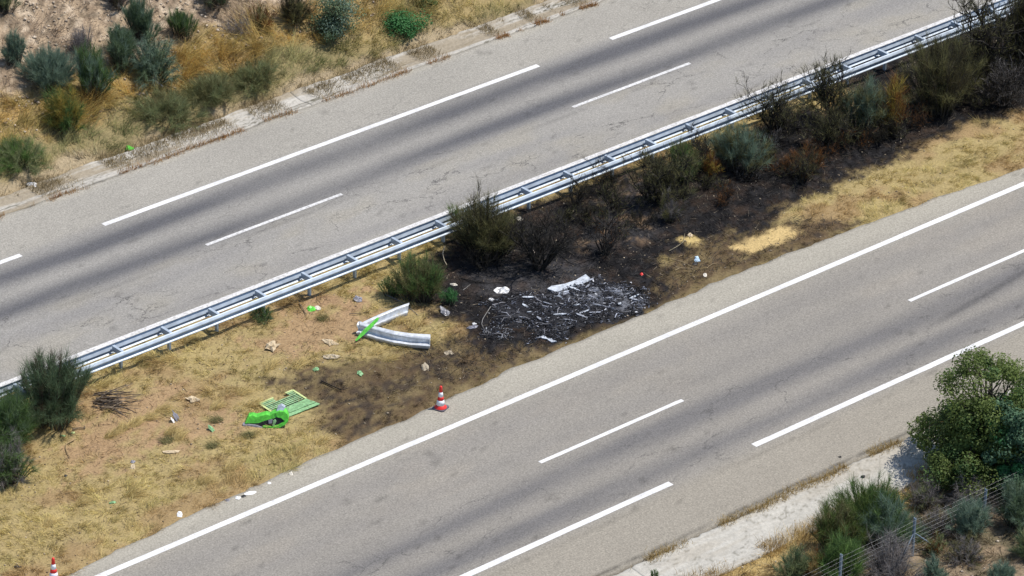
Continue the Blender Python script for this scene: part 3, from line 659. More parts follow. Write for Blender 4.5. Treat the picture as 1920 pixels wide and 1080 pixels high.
twig_shrub('broom_shrub', 'round blue-green broom surviving among burnt ground near the guardrail', (1338, 238, 1432, 334), 'blue', 95, 50, 1.2, pal2='olive', f2=.3, wid=.012)
twig_shrub('rust_shrub', 'small yellow and rust coloured plant left of the round blue-green broom', (1310, 290, 1350, 342), 'rust', 30, 28, 1.1, pal2='gold', f2=.5, cat='plant')
twig_shrub('rust_shrub', 'low rust-brown scorched shrub on black ground', (1466, 272, 1562, 336), 'rust', 60, 34, 1.4, pal2='burnt', f2=.4)
burnt_shrub('burnt_shrub', 'thin dark scorched shrub poking above the guardrail', (1412, 145, 1490, 262), 9, 4, 4200, pal='olive', black=.55, k=.4)
burnt_shrub('burnt_shrub', 'dark olive scorched shrub in front of the guardrail spacer', (1510, 98, 1606, 235), 10, 4, 6500, pal='olive', black=.45, k=.4)
twig_shrub('broom_shrub', 'blue-green broom beside rust coloured weeds on the burnt strip', (1578, 150, 1664, 262), 'blue', 90, 50, 1.15, pal2='olive', f2=.35, wid=.012)
burnt_shrub('burnt_shrub', 'scorched dark shrub left of the blue-green broom by rusty weeds', (1500, 195, 1612, 290), 12, 4, 5200, pal='olive', black=.55)
twig_shrub('rust_shrub', 'rust and yellow-green weeds between the blue-green broom and the big olive shrub', (1640, 150, 1708, 258), 'rust', 55, 34, 1.1, pal2='gold', f2=.4)
twig_shrub('broom_shrub', 'big dark olive scorched broom covering the guardrail', (1684, 74, 1834, 222), 'burnt', 150, 55, 1.25, pal2='olive', f2=.45, wid=.013)
burnt_shrub('burnt_shrub', 'tall dark twiggy shrub at the end of the visible guardrail', (1780, -30, 1900, 170), 15, 4, 8000, pal='olive', wid=.013, black=.5)
twig_shrub('broom_shrub', 'dense olive broom with few yellow blooms beyond the tall twiggy shrub', (1850, -60, 1985, 150), 'olive', 140, 50, 1.2, pal2='burnt', f2=.45, wid=.013)
burnt_shrub('burnt_shrub', 'grey burnt stems at the edge of the black strip', (1830, 105, 1940, 215), 12, 4, 3200, pal='grey', black=.6)
BRUSH = [(1100, 425), (1135, 447), (1150, 405), (1335, 362), (1362, 392), (1312, 335), (1440, 305), (1465, 335), (1505, 352), (1425, 268), (1480, 255), (1545, 305), (1602, 292), (1645, 278), (1685, 272), (1722, 248), (1764, 236), (1835, 212), (1872, 202), (1905, 175), (1795, 160), (1205, 437), (1062, 432), (1402, 345), (1320, 300), (1130, 370), (1080, 395)]
for px, py in BRUSH:
    w_ = 30+24*rng.random(); pl_ = ('burnt', 'olive', 'grey', 'rust')[int(rng.random()*3.4)]
    burnt_shrub('charred_brush', {'burnt': 'low black charred broom brush', 'olive': 'low charred broom brush with olive tips', 'grey': 'low charred broom brush with ashen grey stems', 'rust': 'low charred broom brush with rusty tips'}[pl_]+' on the burnt strip below the guardrail', (px-w_, py-36-40*rng.random(), px+w_, py), 8, 3, 1100, pal=pl_, black=.66, group=pl_+' charred brush on the burnt strip')
# --- near corner
leafy('evergreen_tree', 'tall dense olive-green evergreen beside the near concrete channel', (1686, 620, 1998, 915), 'tree', 300, 300, .075, .11, cat='tree', pal2='green', f2=.25, k=.45, cs=.085, fill=.55)
leafy('oak_tree', 'blue-green oak in front of the tall olive-green evergreen', (1786, 690, 2000, 938), 'oak', 150, 240, .09, .08, cat='tree', pal2='bright', f2=.2, k=.5, cs=.10, fill=.55)
leafy('light_green_bush', 'light yellow-green bush at the foot of the evergreen tree', (1764, 828, 1836, 902), 'lime', 34, 110, .06, .03)
twig_shrub('yellow_green_bush', 'yellow-green bush beside the fence at the foot of the oak', (1836, 856, 1904, 916), 'gold', 60, 45, 1.2, pal2='green', f2=.6)
twig_shrub('heath_shrub', 'tall dark green heath shrub at the edge of the concrete channel', (1578, 902, 1704, 1020), 'heath', 110, 55, 1.1, pal2='green', f2=.3, up=.4, jit=.6)
twig_shrub('heath_shrub', 'dark heath shrub with brown gaps reaching over the channel edge', (1512, 940, 1616, 1040), 'heath', 95, 50, 1.2, pal2='olive', f2=.4, up=.4, jit=.6)
twig_shrub('blue_green_shrub', 'blue-green shrub behind the fence brace post', (1606, 930, 1716, 1035), 'blue', 100, 50, 1.3, pal2='green', f2=.2)
twig_shrub('green_shrub', 'green feathery shrub behind the fence wires below the heath', (1530, 1000, 1626, 1100), 'green', 85, 45, 1.25, pal2='lime', f2=.3)
twig_shrub('grey_green_shrub', 'small grey-green shrub in orange grass at the channel end', (1448, 1022, 1526, 1100), 'weed', 50, 36, 1.25, pal2='dkgreen', f2=.4)
twig_shrub('blue_green_shrub', 'round blue-green shrub behind the fence wires near the oak', (1778, 938, 1862, 1018), 'blue', 80, 45, 1.3)
twig_shrub('dark_shrub', 'dark green shrub behind the fence below the oak', (1850, 910, 1965, 1000), 'dkgreen', 80, 45, 1.3, pal2='blue', f2=.4)
twig_shrub('blue_green_shrub', 'pale blue-green tuft in front of the fence brace', (1722, 1044, 1776, 1100), 'blue', 55, 40, 1.2)
twig_shrub('blue_green_shrub', 'pale blue-green tuft on brown soil in front of the fence wires', (1846, 1048, 1902, 1104), 'blue', 55, 40, 1.2)
twig_shrub('dead_shrub', 'tangle of grey dead branches at the fence brace post', (1600, 1000, 1738, 1105), 'grey', 75, 26, 1.45, wid=.012, wood=([.07, .065, .065], [.18, .17, .17]), jit=.9, up=-.05)
twig_shrub('dead_shrub', 'arching grey dead shrub below the light yellow-green bush', (1762, 890, 1864, 968), 'grey', 60, 28, 1.45, wid=.012, wood=([.08, .075, .075], [.2, .19, .19]), jit=.6, up=-.1, droop=.5)
twig_shrub('grass_tuft', 'small green tuft in dry grass beside the near channel', (1212, 1060, 1240, 1092), 'green', 24, 30, 1.1, cat='plant')

twig_shrub('dry_brush', 'dry grey-brown brush between the concrete channel and the fence brace', (1690, 896, 1776, 958), 'weed', 60, 30, 1.4, pal2='grey', f2=.6, jit=.8)
twig_shrub('dry_brush', 'dry brown brush behind the fence wires right of the brace post', (1716, 950, 1800, 1012), 'olive', 60, 30, 1.4, pal2='grey', f2=.6, jit=.8)
twig_shrub('dry_brush', 'grey dry brush in front of the fence on brown soil', (1770, 1000, 1850, 1060), 'grey', 55, 28, 1.45, pal2='olive', f2=.4, jit=.8)
twig_shrub('dry_brush', 'reddish dry brush close to the fence wires', (1730, 1000, 1784, 1044), 'rust', 40, 26, 1.4, pal2='weed', f2=.6, jit=.8)
twig_shrub('dark_shrub', 'dark grey-green shrub on brown soil right of the pale tuft', (1896, 984, 1975, 1056), 'dkgreen', 60, 36, 1.35, pal2='weed', f2=.4)
twig_shrub('dry_brush', 'orange dry grass clump beside the small grey-green shrub', (1496, 1030, 1552, 1090), 'straw', 40, 30, 1.2, pal2='rust', f2=.4)

# ------------------------------------------------------------------ traffic cones
def cone(px, py, label):
    c = G(px, py); c[2] = max(c[2], float(H(c[0], c[1])))+.005; root = empty('traffic_cone', c); root.scale = (1.12, 1.12, 1.12); tag(root, label, 'traffic cone', 'traffic cones on the median edge')
    pr = [(.0, .19), (.035, .19), (.045, .178)]
    def lathe(prof, k=28):
        V = [(r*math.cos(2*math.pi*j/k), r*math.sin(2*math.pi*j/k), z) for z, r in prof for j in range(k)]
        n = len(prof); Fc = [(i*k+j, i*k+(j+1) % k, (i+1)*k+(j+1) % k, (i+1)*k+j) for i in range(n-1) for j in range(k)]
        Fc += [tuple(range(k-1, -1, -1)), tuple((n-1)*k+j for j in range(k))]; return V, Fc
    # square rubber base with clipped corners
    a, b = .20, .15; oc = [(a, -b), (a, b), (b, a), (-b, a), (-a, b), (-a, -b), (-b, -a), (b, -a)]
    V, Fc = prism(oc, (0, 0, 0), xa, ya, za, .045); o = pymesh('base', V, Fc, M['rubber'], root); o.rotation_euler[2] = .35
    o = pymesh('foot_ring', *lathe([(.045, .185), (.06, .180), (.085, .145), (.14, .127)]), M['red'], root, True)
    o = pymesh('reflective_band', *lathe([(.14, .128), (.30, .098)]), M['cone_white'], root, True)
    o = pymesh('red_band', *lathe([(.30, .097), (.41, .077)]), M['red'], root, True)
    o = pymesh('reflective_band', *lathe([(.41, .078), (.555, .054)]), M['cone_white'], root, True)
    o = pymesh('tip', *lathe([(.555, .053), (.70, .042), (.735, .036), (.75, .022)]), M['red'], root, True)
cone(826, 766, 'red and white traffic cone on scorched grass beside the near edge line')
cone(101, 1090, 'red and white traffic cone on dry unburnt grass at the median edge')

# ------------------------------------------------------------------ bent beam and bright green strip
root = empty('bent_guardrail_beam', G(672, 622)); tag(root, 'torn guardrail beam folded into a V on the median grass', 'guardrail beam')
pa = [(764, 592), (740, 600), (714, 611), (694, 620), (678, 628)]
pb = [(674, 628), (706, 638), (738, 646), (770, 651), (806, 653)]
A = np.array([G(*p, .03) for p in pa]); B = np.array([G(*p, .03) for p in pb])
tl = unit(ZU*.80+HF*.60); ol = unit(-HF*.80+ZU*.60)
tl2 = unit(ZU*.62+HF*.72+HR*.1); ol2 = unit(-HF*.62+ZU*.8)
V, Fc = wbeam(A, [ol2]*5, [tl2]*5, 1.5, prof0=WPF); V = np.array(V)+rng.normal(size=(len(V), 3))*.004; pymesh('beam_arm', local(root, V), Fc, M['steel_dirty'], root)
V, Fc = wbeam(B, [ol]*5, [tl]*5, 1.5, prof0=WPF); V = np.array(V)+rng.normal(size=(len(V), 3))*.005; pymesh('beam_arm', local(root, V), Fc, M['steel_dirty'], root)
F_ = np.array([A[-1]-HR*.02, B[0]-HR*.04]); V, Fc = wbeam(F_, [unit(ol2-HR*.5), unit(ol-HR*.5)], [tl2, tl], 1.46, prof0=WPF); pymesh('fold', local(root, V), Fc, M['steel_dirty'], root)
a = G(667, 639, .05); b = P(709, 597, .62); d = unit(b-a); sd_ = unit(np.cross(d, -FW)); nn = np.cross(sd_, d); L = np.linalg.norm(b-a)
V, Fc = prism([(0, -.03), (L*.35, -.075), (L, -.045), (L*1.02, .02), (L*.9, .06), (L*.3, .055), (0, .02)], a, d, sd_, nn, .025)
st = pymesh('green_strip', V, Fc, M['green'], None); tag(st, 'bright green body strip lying across the folded beam', 'car part')

# ------------------------------------------------------------------ louvred green panel and green bumper
root = empty('louvred_panel', G(530, 760)); tag(root, 'green louvred panel of parallel slats lying flat on straw', 'car part')
A0 = G(486, 757, .07); B0 = G(549, 732, .10); C0 = G(574, 748, .10); F0 = G(511, 774, .07); D0 = G(600, 757, .08); E0 = G(540, 781, .06)
def quadP(u, v): return (A0*(1-u)+B0*u)*(1-v)+(F0*(1-u)+C0*u)*v
def slab4(name, p, mat, th=.02):
    p = [np.asarray(q, float) for q in p]; nrm = unit(np.cross(p[1]-p[0], p[3]-p[0])); nrm = nrm if nrm[2] > 0 else -nrm
    V = [q+nrm*th/2 for q in p]+[q-nrm*th/2 for q in p]
    return pymesh(name, local(root, V), [(0, 1, 2, 3), (7, 6, 5, 4)]+[(i, i+4, (i+1) % 4+4, (i+1) % 4) for i in range(4)], mat, root)
ns = 7
slab4('backing', [quadP(0, .30)-ZU*.03, quadP(1, .30)-ZU*.03, quadP(1, 1)-ZU*.03, quadP(0, 1)-ZU*.03], M['black'], .01)
for i in range(ns):
    v0 = .05+.9*i/ns; v1 = v0+.9/ns*.36
    for (u0, u1) in (((.02, .40), (.80, .98)) if i < 2 else ((.02, .98),)):
        z0 = ZU*.008*math.sin(i*1.7)
        slab4('slat', [quadP(u0, v0)+z0, quadP(u1, v0)+z0, quadP(u1, v1)-ZU*.015, quadP(u0, v1)-ZU*.015], M['green_pale'], .012)
for e0, e1 in (((0, 0), (0, 1)), ((1, 0), (1, 1)), ((0, 0), (.42, 0)), ((.78, 0), (1, 0))):
    p, q = quadP(*e0), quadP(*e1); d = unit(q-p); s_ = unit(np.cross(d, ZU))*.035
    slab4('frame', [p-s_+ZU*.012, q-s_+ZU*.012, q+s_+ZU*.012, p+s_+ZU*.012], M['straw_edge'], .02)
mid1 = C0*.62+D0*.38; mid2 = F0*.62+E0*.38+HR*.02
slab4('lid', [F0, C0, C0*.30+D0*.70, F0*.30+E0*.70], M['green_pale'], .03)
slab4('lid', [F0*.24+E0*.76, C0*.24+D0*.76, D0-ZU*.02, E0-ZU*.03], M['green_pale'], .03)

root = empty('green_bumper', G(500, 798)); tag(root, 'crumpled bright green bumper with black openings beside the louvred panel', 'car part')
O = G(458, 798, .0); sc = 1/S(O); UU = HR; VV = unit(ZU*.92+HF*.40)
def bp(x, y): return ((x-458)*sc, (798-y)*sc/.97)
def piece(name, pts, mat, depth, back=0.0):
    V, Fc = prism([bp(*p) for p in pts], O+HF*back, UU, VV, HF+ZU*.05, depth); return pymesh(name, local(root, V), Fc, mat, root)
piece('top_shell', [(459, 794), (463, 786), (466, 781), (474, 780), (481, 782), (499, 777), (505, 779), (516, 773), (522, 776), (520, 781), (512, 784), (497, 788), (484, 793)], M['green'], .22)
piece('corner_shell', [(516, 773), (524, 770), (533, 771), (538, 775), (541, 783), (537, 789), (532, 786), (527, 782), (520, 781)], M['green'], .26, -.03)
piece('lower_lip', [(541, 783), (540, 788), (534, 794), (524, 799), (512, 801), (492, 800), (494, 797), (510, 798), (522, 795), (531, 790), (536, 787)], M['green'], .18, -.06)
piece('strut', [(512, 787), (516, 785), (518, 788), (514, 797), (511, 796)], M['green_pale'], .04, -.05)
piece('grille', [(468, 795), (484, 793), (497, 788), (512, 784), (520, 781), (528, 783), (534, 788), (528, 793), (512, 799), (490, 799), (476, 797)], M['black'], .05, .0)
piece('splitter', [(455, 796), (468, 795), (480, 796), (492, 800), (488, 803), (472, 803), (460, 800)], M['grey'], .16, -.04)
piece('bracket', [(503, 787), (511, 785), (510, 792), (504, 793)], M['grey'], .02, -.03)
piece('lamp', [(517, 774), (520, 765), (527, 761), (534, 765), (530, 771), (524, 771)], M['silver'], .12, .05)

# ------------------------------------------------------------------ loose debris
def junk(name, label, px, py, wpx, hpx, mat, ang=0., cat='debris', group=None, n=11, rough=.35, thick=.02, lift=.02, tilt=.08, seed=None, hole=False):
    """torn, crumpled sheet: ragged outline, creased surface, real thickness"""
    r = np.random.default_rng(seed if seed is not None else int(px*31+py)); c = G(px, py, lift); s = S(c)
    a = wpx/2/s; b = hpx/2/s/max(.52, math.sin(PITCH)*1.1)
    th = np.sort((np.arange(n)+r.random(n)*.8)/n*2*math.pi); rad = 1-rough*r.random(n)
    ca, sa = math.cos(ang), math.sin(ang); U = HR*ca+HF*sa; Vv = -HR*sa+HF*ca; Vv = unit(Vv*math.cos(tilt)+ZU*math.sin(tilt))
    out = [c+U*a*rr*math.cos(t)+Vv*b*rr*math.sin(t)+ZU*(r.random()*.22*min(a, b)) for t, rr in zip(th, rad)]
    inn = [c+U*a*.45*rr*math.cos(t)+Vv*b*.45*rr*math.sin(t)+ZU*(r.random()*.40*min(a, b)+.01) for t, rr in zip(th, rad)]
    top = out+inn+[c+ZU*.2*min(a, b)]; m = 2*n+1
    V = top+[p-ZU*thick for p in top]; Fc = []
    for i in range(n):
        j = (i+1) % n; Fc += [(i, j, n+j, n+i), (n+i, n+j, 2*n), (m+j, m+i, m+n+i, m+n+j), (m+n+j, m+n+i, m+2*n), (j, i, m+i, m+j)]
    o = pymesh(name, [p-c for p in V], Fc, mat); o.location = tuple(c); return tag(o, label, cat, group)
def stick(name, label, pts, r, colr, cat='branch', lift=.03, mat='wood', group=None):
    c = G(*pts[0]); root = [G(*p, lift+r) for p in pts]; P_ = np.array(root)
    t = np.linspace(0, 1, len(P_)); tt = np.linspace(0, 1, max(6, 3*len(P_))); Q = np.stack([np.interp(tt, t, P_[:, i]) for i in range(3)], 1)
    V, q = tubes([(Q, np.linspace(r, r*.6, len(Q)))], 6); o = npmesh(name, V-c, q, M[mat], C=np.tile(colr, (len(V), 1))); o.location = tuple(c)
    return tag(o, label, cat, group)
junk('green_fragment', 'bright green plastic fragment under the guardrail on pale soil', 583, 580, 20, 13, M['green'], .2)
junk('pale_fragment', 'pale shard touching the bright green fragment under the guardrail', 596, 578, 14, 9, M['pale'], .3)
junk('green_fragment', 'bright green fragment in dry grass beside the far channel', 243, 278, 18, 11, M['green'], .2)
junk('green_fragment', 'pale green shard on scorched soil below the folded beam', 675, 700, 14, 11, M['green_pale'], .4)
junk('green_fragment', 'small green curled fragment in straw left of the bumper', 398, 806, 14, 13, M['green_pale'], 1.2, tilt=.7)
junk('green_fragment', 'thin green sliver on soil in front of the big dark broom', 118, 817, 12, 3, M['green_pale'], -.2)
junk('green_fragment', 'small yellow-green bit beside the short branch near the big dark broom', 137, 811, 9, 4, M['straw_edge'], .1)
junk('green_fragment', 'thin yellow-green sliver alone in straw far from the bumper', 211, 942, 16, 4, M['green_pale'], .2)
junk('green_fragment', 'tiny pale green shard in straw above the dark scorched patch', 592, 693, 14, 8, M['green_pale'], -.4)
junk('torn_board', 'torn tan board lying on bare soil uphill of the louvred panel', 509, 652, 38, 24, M['tan'], -.5, rough=.55, n=13)
junk('torn_board', 'torn tan board with a long point uphill of the pale plank', 618, 643, 40, 12, M['tan'], -.45, rough=.6, n=13)
junk('pale_plank', 'flat pale rectangular board on soil left of the folded beam', 621, 669, 36, 10, M['dull'], .12, rough=.12, n=8)
junk('pale_fragment', 'beige torn piece on scorched soil right below the folded beam', 840, 662, 26, 9, M['dull'], .1, rough=.5)
junk('pale_fragment', 'grey-beige crumpled piece on scorched soil above the cone', 796, 690, 18, 13, M['dull'], .0, rough=.5, tilt=.5)
junk('white_sheet', 'bright white sheet on black soil left of the wreckage', 942, 545, 36, 15, M['white'], .12, rough=.28, n=13)
junk('white_fragment', 'small white shard between the white sheet and the wreckage', 922, 562, 15, 6, M['white'], -.5)
junk('white_fragment', 'slim pale shard on black soil left of the white sheet', 851, 534, 18, 5, M['pale'], -.45)
junk('crumpled_foil', 'crumpled silvery foil ball on burnt soil beside the vivid green tuft', 835, 586, 22, 18, M['foil'], .5, rough=.4, tilt=.35, n=13)
junk('white_strip', 'long white strip at the shoulder edge of the near carriageway', 469, 925, 26, 6, M['white'], .45, rough=.15, n=8, tilt=.05)
junk('white_strip', 'short white strip beside the long one at the shoulder edge', 446, 934, 12, 6, M['white'], .45, rough=.15, n=8, tilt=.05)
junk('dark_fragment', 'small dark fragment between the two white strips', 457, 931, 12, 5, M['black'], .5)
junk('grey_fragment', 'grey chip just beyond the white strips', 427, 938, 12, 6, M['grey'], .4)
junk('white_fragment', 'white crumpled scrap on green-tinged straw by the shoulder', 337, 966, 13, 9, M['white'], .1, tilt=.5)
junk('white_fragment', 'tiny white scrap on the soil at the shoulder edge', 505, 906, 8, 5, M['white'], .1)
junk('pale_fragment', 'curled pale scrap at the grass edge of the shoulder', 545, 890, 11, 8, M['pale'], .1, tilt=.6)
junk('pale_fragment', 'pale stick-like board lying in straw below the dark debris', 322, 847, 38, 6, M['tan'], .08, rough=.1, n=8)
junk('dark_debris', 'upright dark and white twisted debris in dry grass', 332, 787, 20, 26, M['grey'], 1.2, rough=.6, tilt=1.1, n=13)
junk('white_fragment', 'white chip leaning on the twisted dark debris', 326, 791, 7, 12, M['white'], 1.1, tilt=.9)
junk('brown_box', 'small beige box with dark top in dry straw', 249, 877, 10, 10, M['tan'], 0, rough=.1, n=8, tilt=.5)
junk('dark_fragment', 'dark piece behind the small beige box', 249, 866, 11, 6, M['grey'], 0)
junk('torn_board', 'torn pale board in grass left of the louvred panel', 362, 750, 40, 12, M['tan'], -.3, rough=.65, n=13)
junk('dark_fragment', 'flat dark chip on straw near the lone traffic cone', 33, 1062, 20, 5, M['black'], -.1, tilt=.05)
junk('dark_fragment', 'tiny dark chip on bare soil below the half-dead broom', 123, 892, 8, 5, M['black'], 0)
junk('dark_fragment', 'black plastic lump under the half-dead broom twigs', 10, 895, 22, 14, M['black'], 0, tilt=.4)
junk('blue_white_fragment', 'pale blue torn plastic piece on scorched grass beside forked twigs', 1307, 489, 17, 13, M['bluewhite'], .4, rough=.5, tilt=.8)
junk('dark_fragment', 'black piece under the pale blue torn plastic', 1303, 495, 16, 6, M['black'], .5)
junk('pale_stone', 'pale stone on scorched grass below the forked twigs', 1322, 516, 8, 8, M['pale'], 0, rough=.15)
junk('pale_stone', 'pale stone on top of the small straw clump in burnt grass', 1294, 441, 10, 8, M['tan'], 0, rough=.15)
junk('pale_fragment', 'broken slab piece leaning on soil under the guardrail', 672, 562, 20, 12, M['grey'], .7, tilt=.3)
junk('dark_fragment', 'dark chip on the near shoulder beside the concrete channel', 1575, 857, 8, 4, M['black'], 0, tilt=.05)
junk('dark_fragment', 'thin dark strip on the pale concrete channel', 1619, 893, 11, 4, M['black'], .3, tilt=.05)
junk('white_fragment', 'long white scrap in dry grass at the end of the far channel', 60, 346, 26, 9, M['white'], -.6, rough=.3, tilt=.2)
junk('white_fragment', 'pale scrap on blackened soil beside the guardrail shrub', 975, 411, 18, 9, M['pale'], .2)
junk('red_fragment', 'small red fragment on scorched grass beyond the wreckage', 1203, 514, 8, 6, M['red'], 0)
junk('dark_fragment', 'dark flat shard on brown soil left of the wire tangle', 886, 614, 26, 8, M['grey'], .35)
junk('pale_fragment', 'small pale chip above the dark flat shard', 889, 607, 10, 5, M['white'], 0)
br = [.17, .13, .09]; gy_ = [.24, .23, .22]; bk = [.02, .018, .017]
stick('branch', 'grey weathered log at the foot of the drooping broom', [(282, 142), (294, 153), (306, 163)], .05, [.42, .42, .43])
stick('branch', 'curved pale stick on soil in front of the brooms', [(140, 824), (124, 832), (123, 842), (131, 857)], .022, [.33, .24, .13])
stick('branch', 'short dark branch on soil beside the big dark broom', [(136, 805), (148, 802), (160, 803), (158, 798)], .025, br)
stick('branch', 'black charred stick right of the louvred panel', [(602, 714), (622, 723), (640, 731)], .025, bk)
stick('branch', 'thin brown stick left of the folded beam', [(655, 588), (675, 588), (693, 583)], .016, br)
stick('branch', 'leaning stick beside the bright green fragment under the guardrail', [(560, 566), (567, 577), (574, 589)], .025, br)
stick('branch', 'long thin twig from the green tuft to the folded beam', [(722, 552), (745, 562), (760, 570), (785, 592)], .014, gy_)
for i, (pts, lb) in enumerate([([(1254, 484), (1280, 491), (1300, 501), (1312, 503)], 'long forked twig on scorched grass below the pale blue plastic'), ([(1266, 507), (1275, 502), (1290, 503), (1303, 504)], 'bent pale twig crossing the forked twig'), ([(1272, 482), (1283, 477)], 'short twig uphill of the forked twig'), ([(1325, 503), (1335, 495), (1346, 493)], 'thin pale twig pointing away from the pale blue plastic')]):
    stick('twig', lb, pts, .013, [.30, .23, .14], 'twig')
stick('branch', 'pale bare stick beside the straw clump on burnt ground', [(1255, 470), (1270, 462), (1282, 453), (1284, 438)], .014, [.26, .23, .16])
stick('branch', 'pale peeled stick in the black burnt shrub', [(997, 466), (1002, 473), (1008, 481)], .02, [.6, .5, .42])
stick('branch', 'pale twisted twig hanging at the half-scorched broom', [(834, 462), (830, 475), (833, 488), (838, 497)], .018, [.5, .42, .30], lift=.25)
stick('branch', 'thin upright charred stem between foil and wire tangle', [(920, 575), (905, 598), (903, 608), (912, 625)], .014, gy_, lift=.06)
stick('branch', 'long charred stem lying across the burnt soil behind the white sheet', [(860, 520), (890, 528), (915, 531), (960, 528)], .02, bk)
stick('branch', 'slim pale stick on black soil near the white sheet', [(868, 544), (875, 539), (882, 533)], .014, gy_)
stick('dry_stalk', 'tall thin dry stalk on the bare bank beside the small broom', [(48, 150), (47, 130)], .012, [.2, .15, .1], 'stalk')
# pile of dead branches beside the broom: one heap, each branch a part
c0 = G(200, 752); root = empty('branch_pile', c0); tag(root, 'heap of curved dead branches beside the big broom at the guardrail', 'branch pile')
for i in range(34):
    a = G(172+rng.random()*34, 738+rng.random()*30, .03+.18*rng.random()); d = unit(HR*(1.0)+HF*(rng.normal()*.45)+ZU*rng.normal()*.12); L = .5+.9*rng.random(); cv = unit(np.cross(d, ZU))*rng.normal()*.25
    t = np.linspace(0, 1, 7)[:, None]; pts = a+d*L*t+cv*(t*t)+ZU*np.sin(t*3.1)*.10*rng.random(); pts[:, 2] = np.maximum(pts[:, 2], H(pts[:, 0], pts[:, 1])+.02)
    V, q = tubes([(pts, np.linspace(.022, .009, 7)*(.7+.6*rng.random()))], 5); npmesh('branch', local(root, V), q, M['wood'], root, C=np.tile(lerp([.05, .04, .035], [.24, .19, .14], rng.random()), (len(V), 1)))

# ------------------------------------------------------------------ burnt wreckage
WR = W2([(905, 632), (925, 600), (910, 570), (975, 555), (1030, 548), (1090, 520), (1150, 528), (1200, 545), (1222, 578), (1200, 592), (1120, 602), (1085, 612), (1060, 640), (1000, 640), (985, 612), (950, 622), (925, 640)])
wc = G(1080, 580); root = empty('burnt_wreckage', wc); tag(root, 'heap of burnt car wreckage, black char and silvery ash on the median', 'wreckage')
def inside(poly, n, seed, margin=0.0):
    r = np.random.default_rng(seed); lo = poly.min(0); hi = poly.max(0); out = np.empty((0, 2))
    while len(out) < n:
        q = lo+(hi-lo)*r.random((n*2, 2)); out = np.vstack([out, q[sdist(poly, q[:, 0], q[:, 1]) > margin]])
    return out[:n]
def mound(x, y):
    s = sdist(WR, np.asarray(x), np.asarray(y)); return np.clip(s, 0, .7)*.13*(0.5+fbm(np.asarray(x)*2.2, np.asarray(y)*2.2, 140))
# core of ash and char
lo = WR.min(0)-.4; hi = WR.max(0)+.4; xs = np.arange(lo[0], hi[0], .06); ys = np.arange(lo[1], hi[1], .06); XX, YY = np.meshgrid(xs, ys)
sdv = sdist(WR, XX, YY).reshape(XX.shape); mm = mound(XX.ravel(), YY.ravel()).reshape(XX.shape); nz = fbm(XX*6, YY*6, 150, 3)
ed = sstep(-.1, .5, sdv+(fbm(XX*1.7, YY*1.7, 181)-.5)*1.5+(nz-.5)*.3); ZZ = H(XX, YY)+np.where(ed > 0, mm*ed+(.05*nz+.02)*ed-.012, -.06)
nn1 = fbm(XX*2.5, YY*2.5, 160).ravel(); pt = sstep(.2, 2.2, XX.ravel()+.3*(YY.ravel()+2))
k = (sstep(.52, .66, nn1)*(.12+.88*pt)*sstep(.1, .45, sdv.ravel()))[:, None]; CC = np.tile([.016, .016, .019], (XX.size, 1))*(1-k)+np.array([.17, .18, .205])*k
n = len(xs); ii = np.arange(len(ys)-1)[:, None]*n+np.arange(n-1)[None, :]; q = np.stack([ii, ii+1, ii+n+1, ii+n], -1).reshape(-1, 4)
q = q[(ZZ-H(XX, YY)).ravel()[q].max(1) > 0]
npmesh('ash_bed', local(root, np.stack([XX.ravel(), YY.ravel(), ZZ.ravel()], 1)), q, M['ash'], root, C=CC)
def shards(pts, zfn, size, ratio, seed, palefn, lift=.0):
    r = np.random.default_rng(seed); N = len(pts); z = H(pts[:, 0], pts[:, 1])+zfn(pts[:, 0], pts[:, 1])+lift*r.random(N)
    c = np.stack([pts[:, 0], pts[:, 1], z+.02], 1)
    az = r.normal(size=N)*.9+math.atan2(HR[1], HR[0])+.2
    U = np.stack([np.cos(az), np.sin(az), r.normal(size=N)*.30], 1); U = unit(U); Vv = unit(np.cross(r.normal(size=(N, 3))*.5+ZU*.8, U))
    a = size*(.35+1.3*r.random(N)**2.5)[:, None]; b = a*ratio*(.4+r.random((N, 1)))
    nrm = np.cross(U, Vv)
    bow = nrm*(r.normal(size=(N, 1))*.25*b)
    V = np.stack([c-U*a-Vv*b*(.3+.7*r.random((N, 1))), c-Vv*b+bow, c+U*a-Vv*b*(.2+.8*r.random((N, 1))), c+U*a*(.7+.3*r.random((N, 1)))+Vv*b, c+Vv*b*.8+bow*1.4, c-U*a+Vv*b*(.3+.7*r.random((N, 1)))], 1)
    f = np.arange(N)[:, None]*6; q = np.concatenate([f+np.array([[0, 1, 4, 5]]), f+np.array([[1, 2, 3, 4]])])
    u = r.random(N); pl = palefn(pts[:, 0], pts[:, 1]); C = np.tile([.013, .013, .016], (N, 1))*(.4+1.2*r.random((N, 1)))
    m = u < .34*(.5+pl); C[m] = np.array([.09, .10, .13])*(.5+r.random((m.sum(), 1)))
    m = u < .17*(.2+pl*1.3); C[m] = np.array([.28, .30, .36])*(.6+.7*r.random((m.sum(), 1)))
    m = u < .045*(.2+pl*1.3); C[m] = np.array([.62, .64, .68])*(.8+.3*r.random((m.sum(), 1)))
    return V.reshape(-1, 3), q, np.repeat(np.clip(C, 0, .82), 6, 0)
palef = lambda x, y: (sstep(-.5, 2.0, x+.3*(y+2))*.60+.13)*(.30+1.5*sstep(.40, .62, fbm(x*2.1, y*2.1, 171)))
def clumped(n, seed, amt):
    p = inside(WR.mean(0)+(WR-WR.mean(0))*1.12, n, seed); d = sdist(WR, p[:, 0], p[:, 1])+(fbm(p[:, 0]*1.7, p[:, 1]*1.7, 181)-.5)*1.5; v = fbm(p[:, 0]*3.4, p[:, 1]*3.4, 183, 3)
    return p[(d > .05) & (np.random.default_rng(seed).random(n) < sstep(.30, .62, v)*amt+.12)]
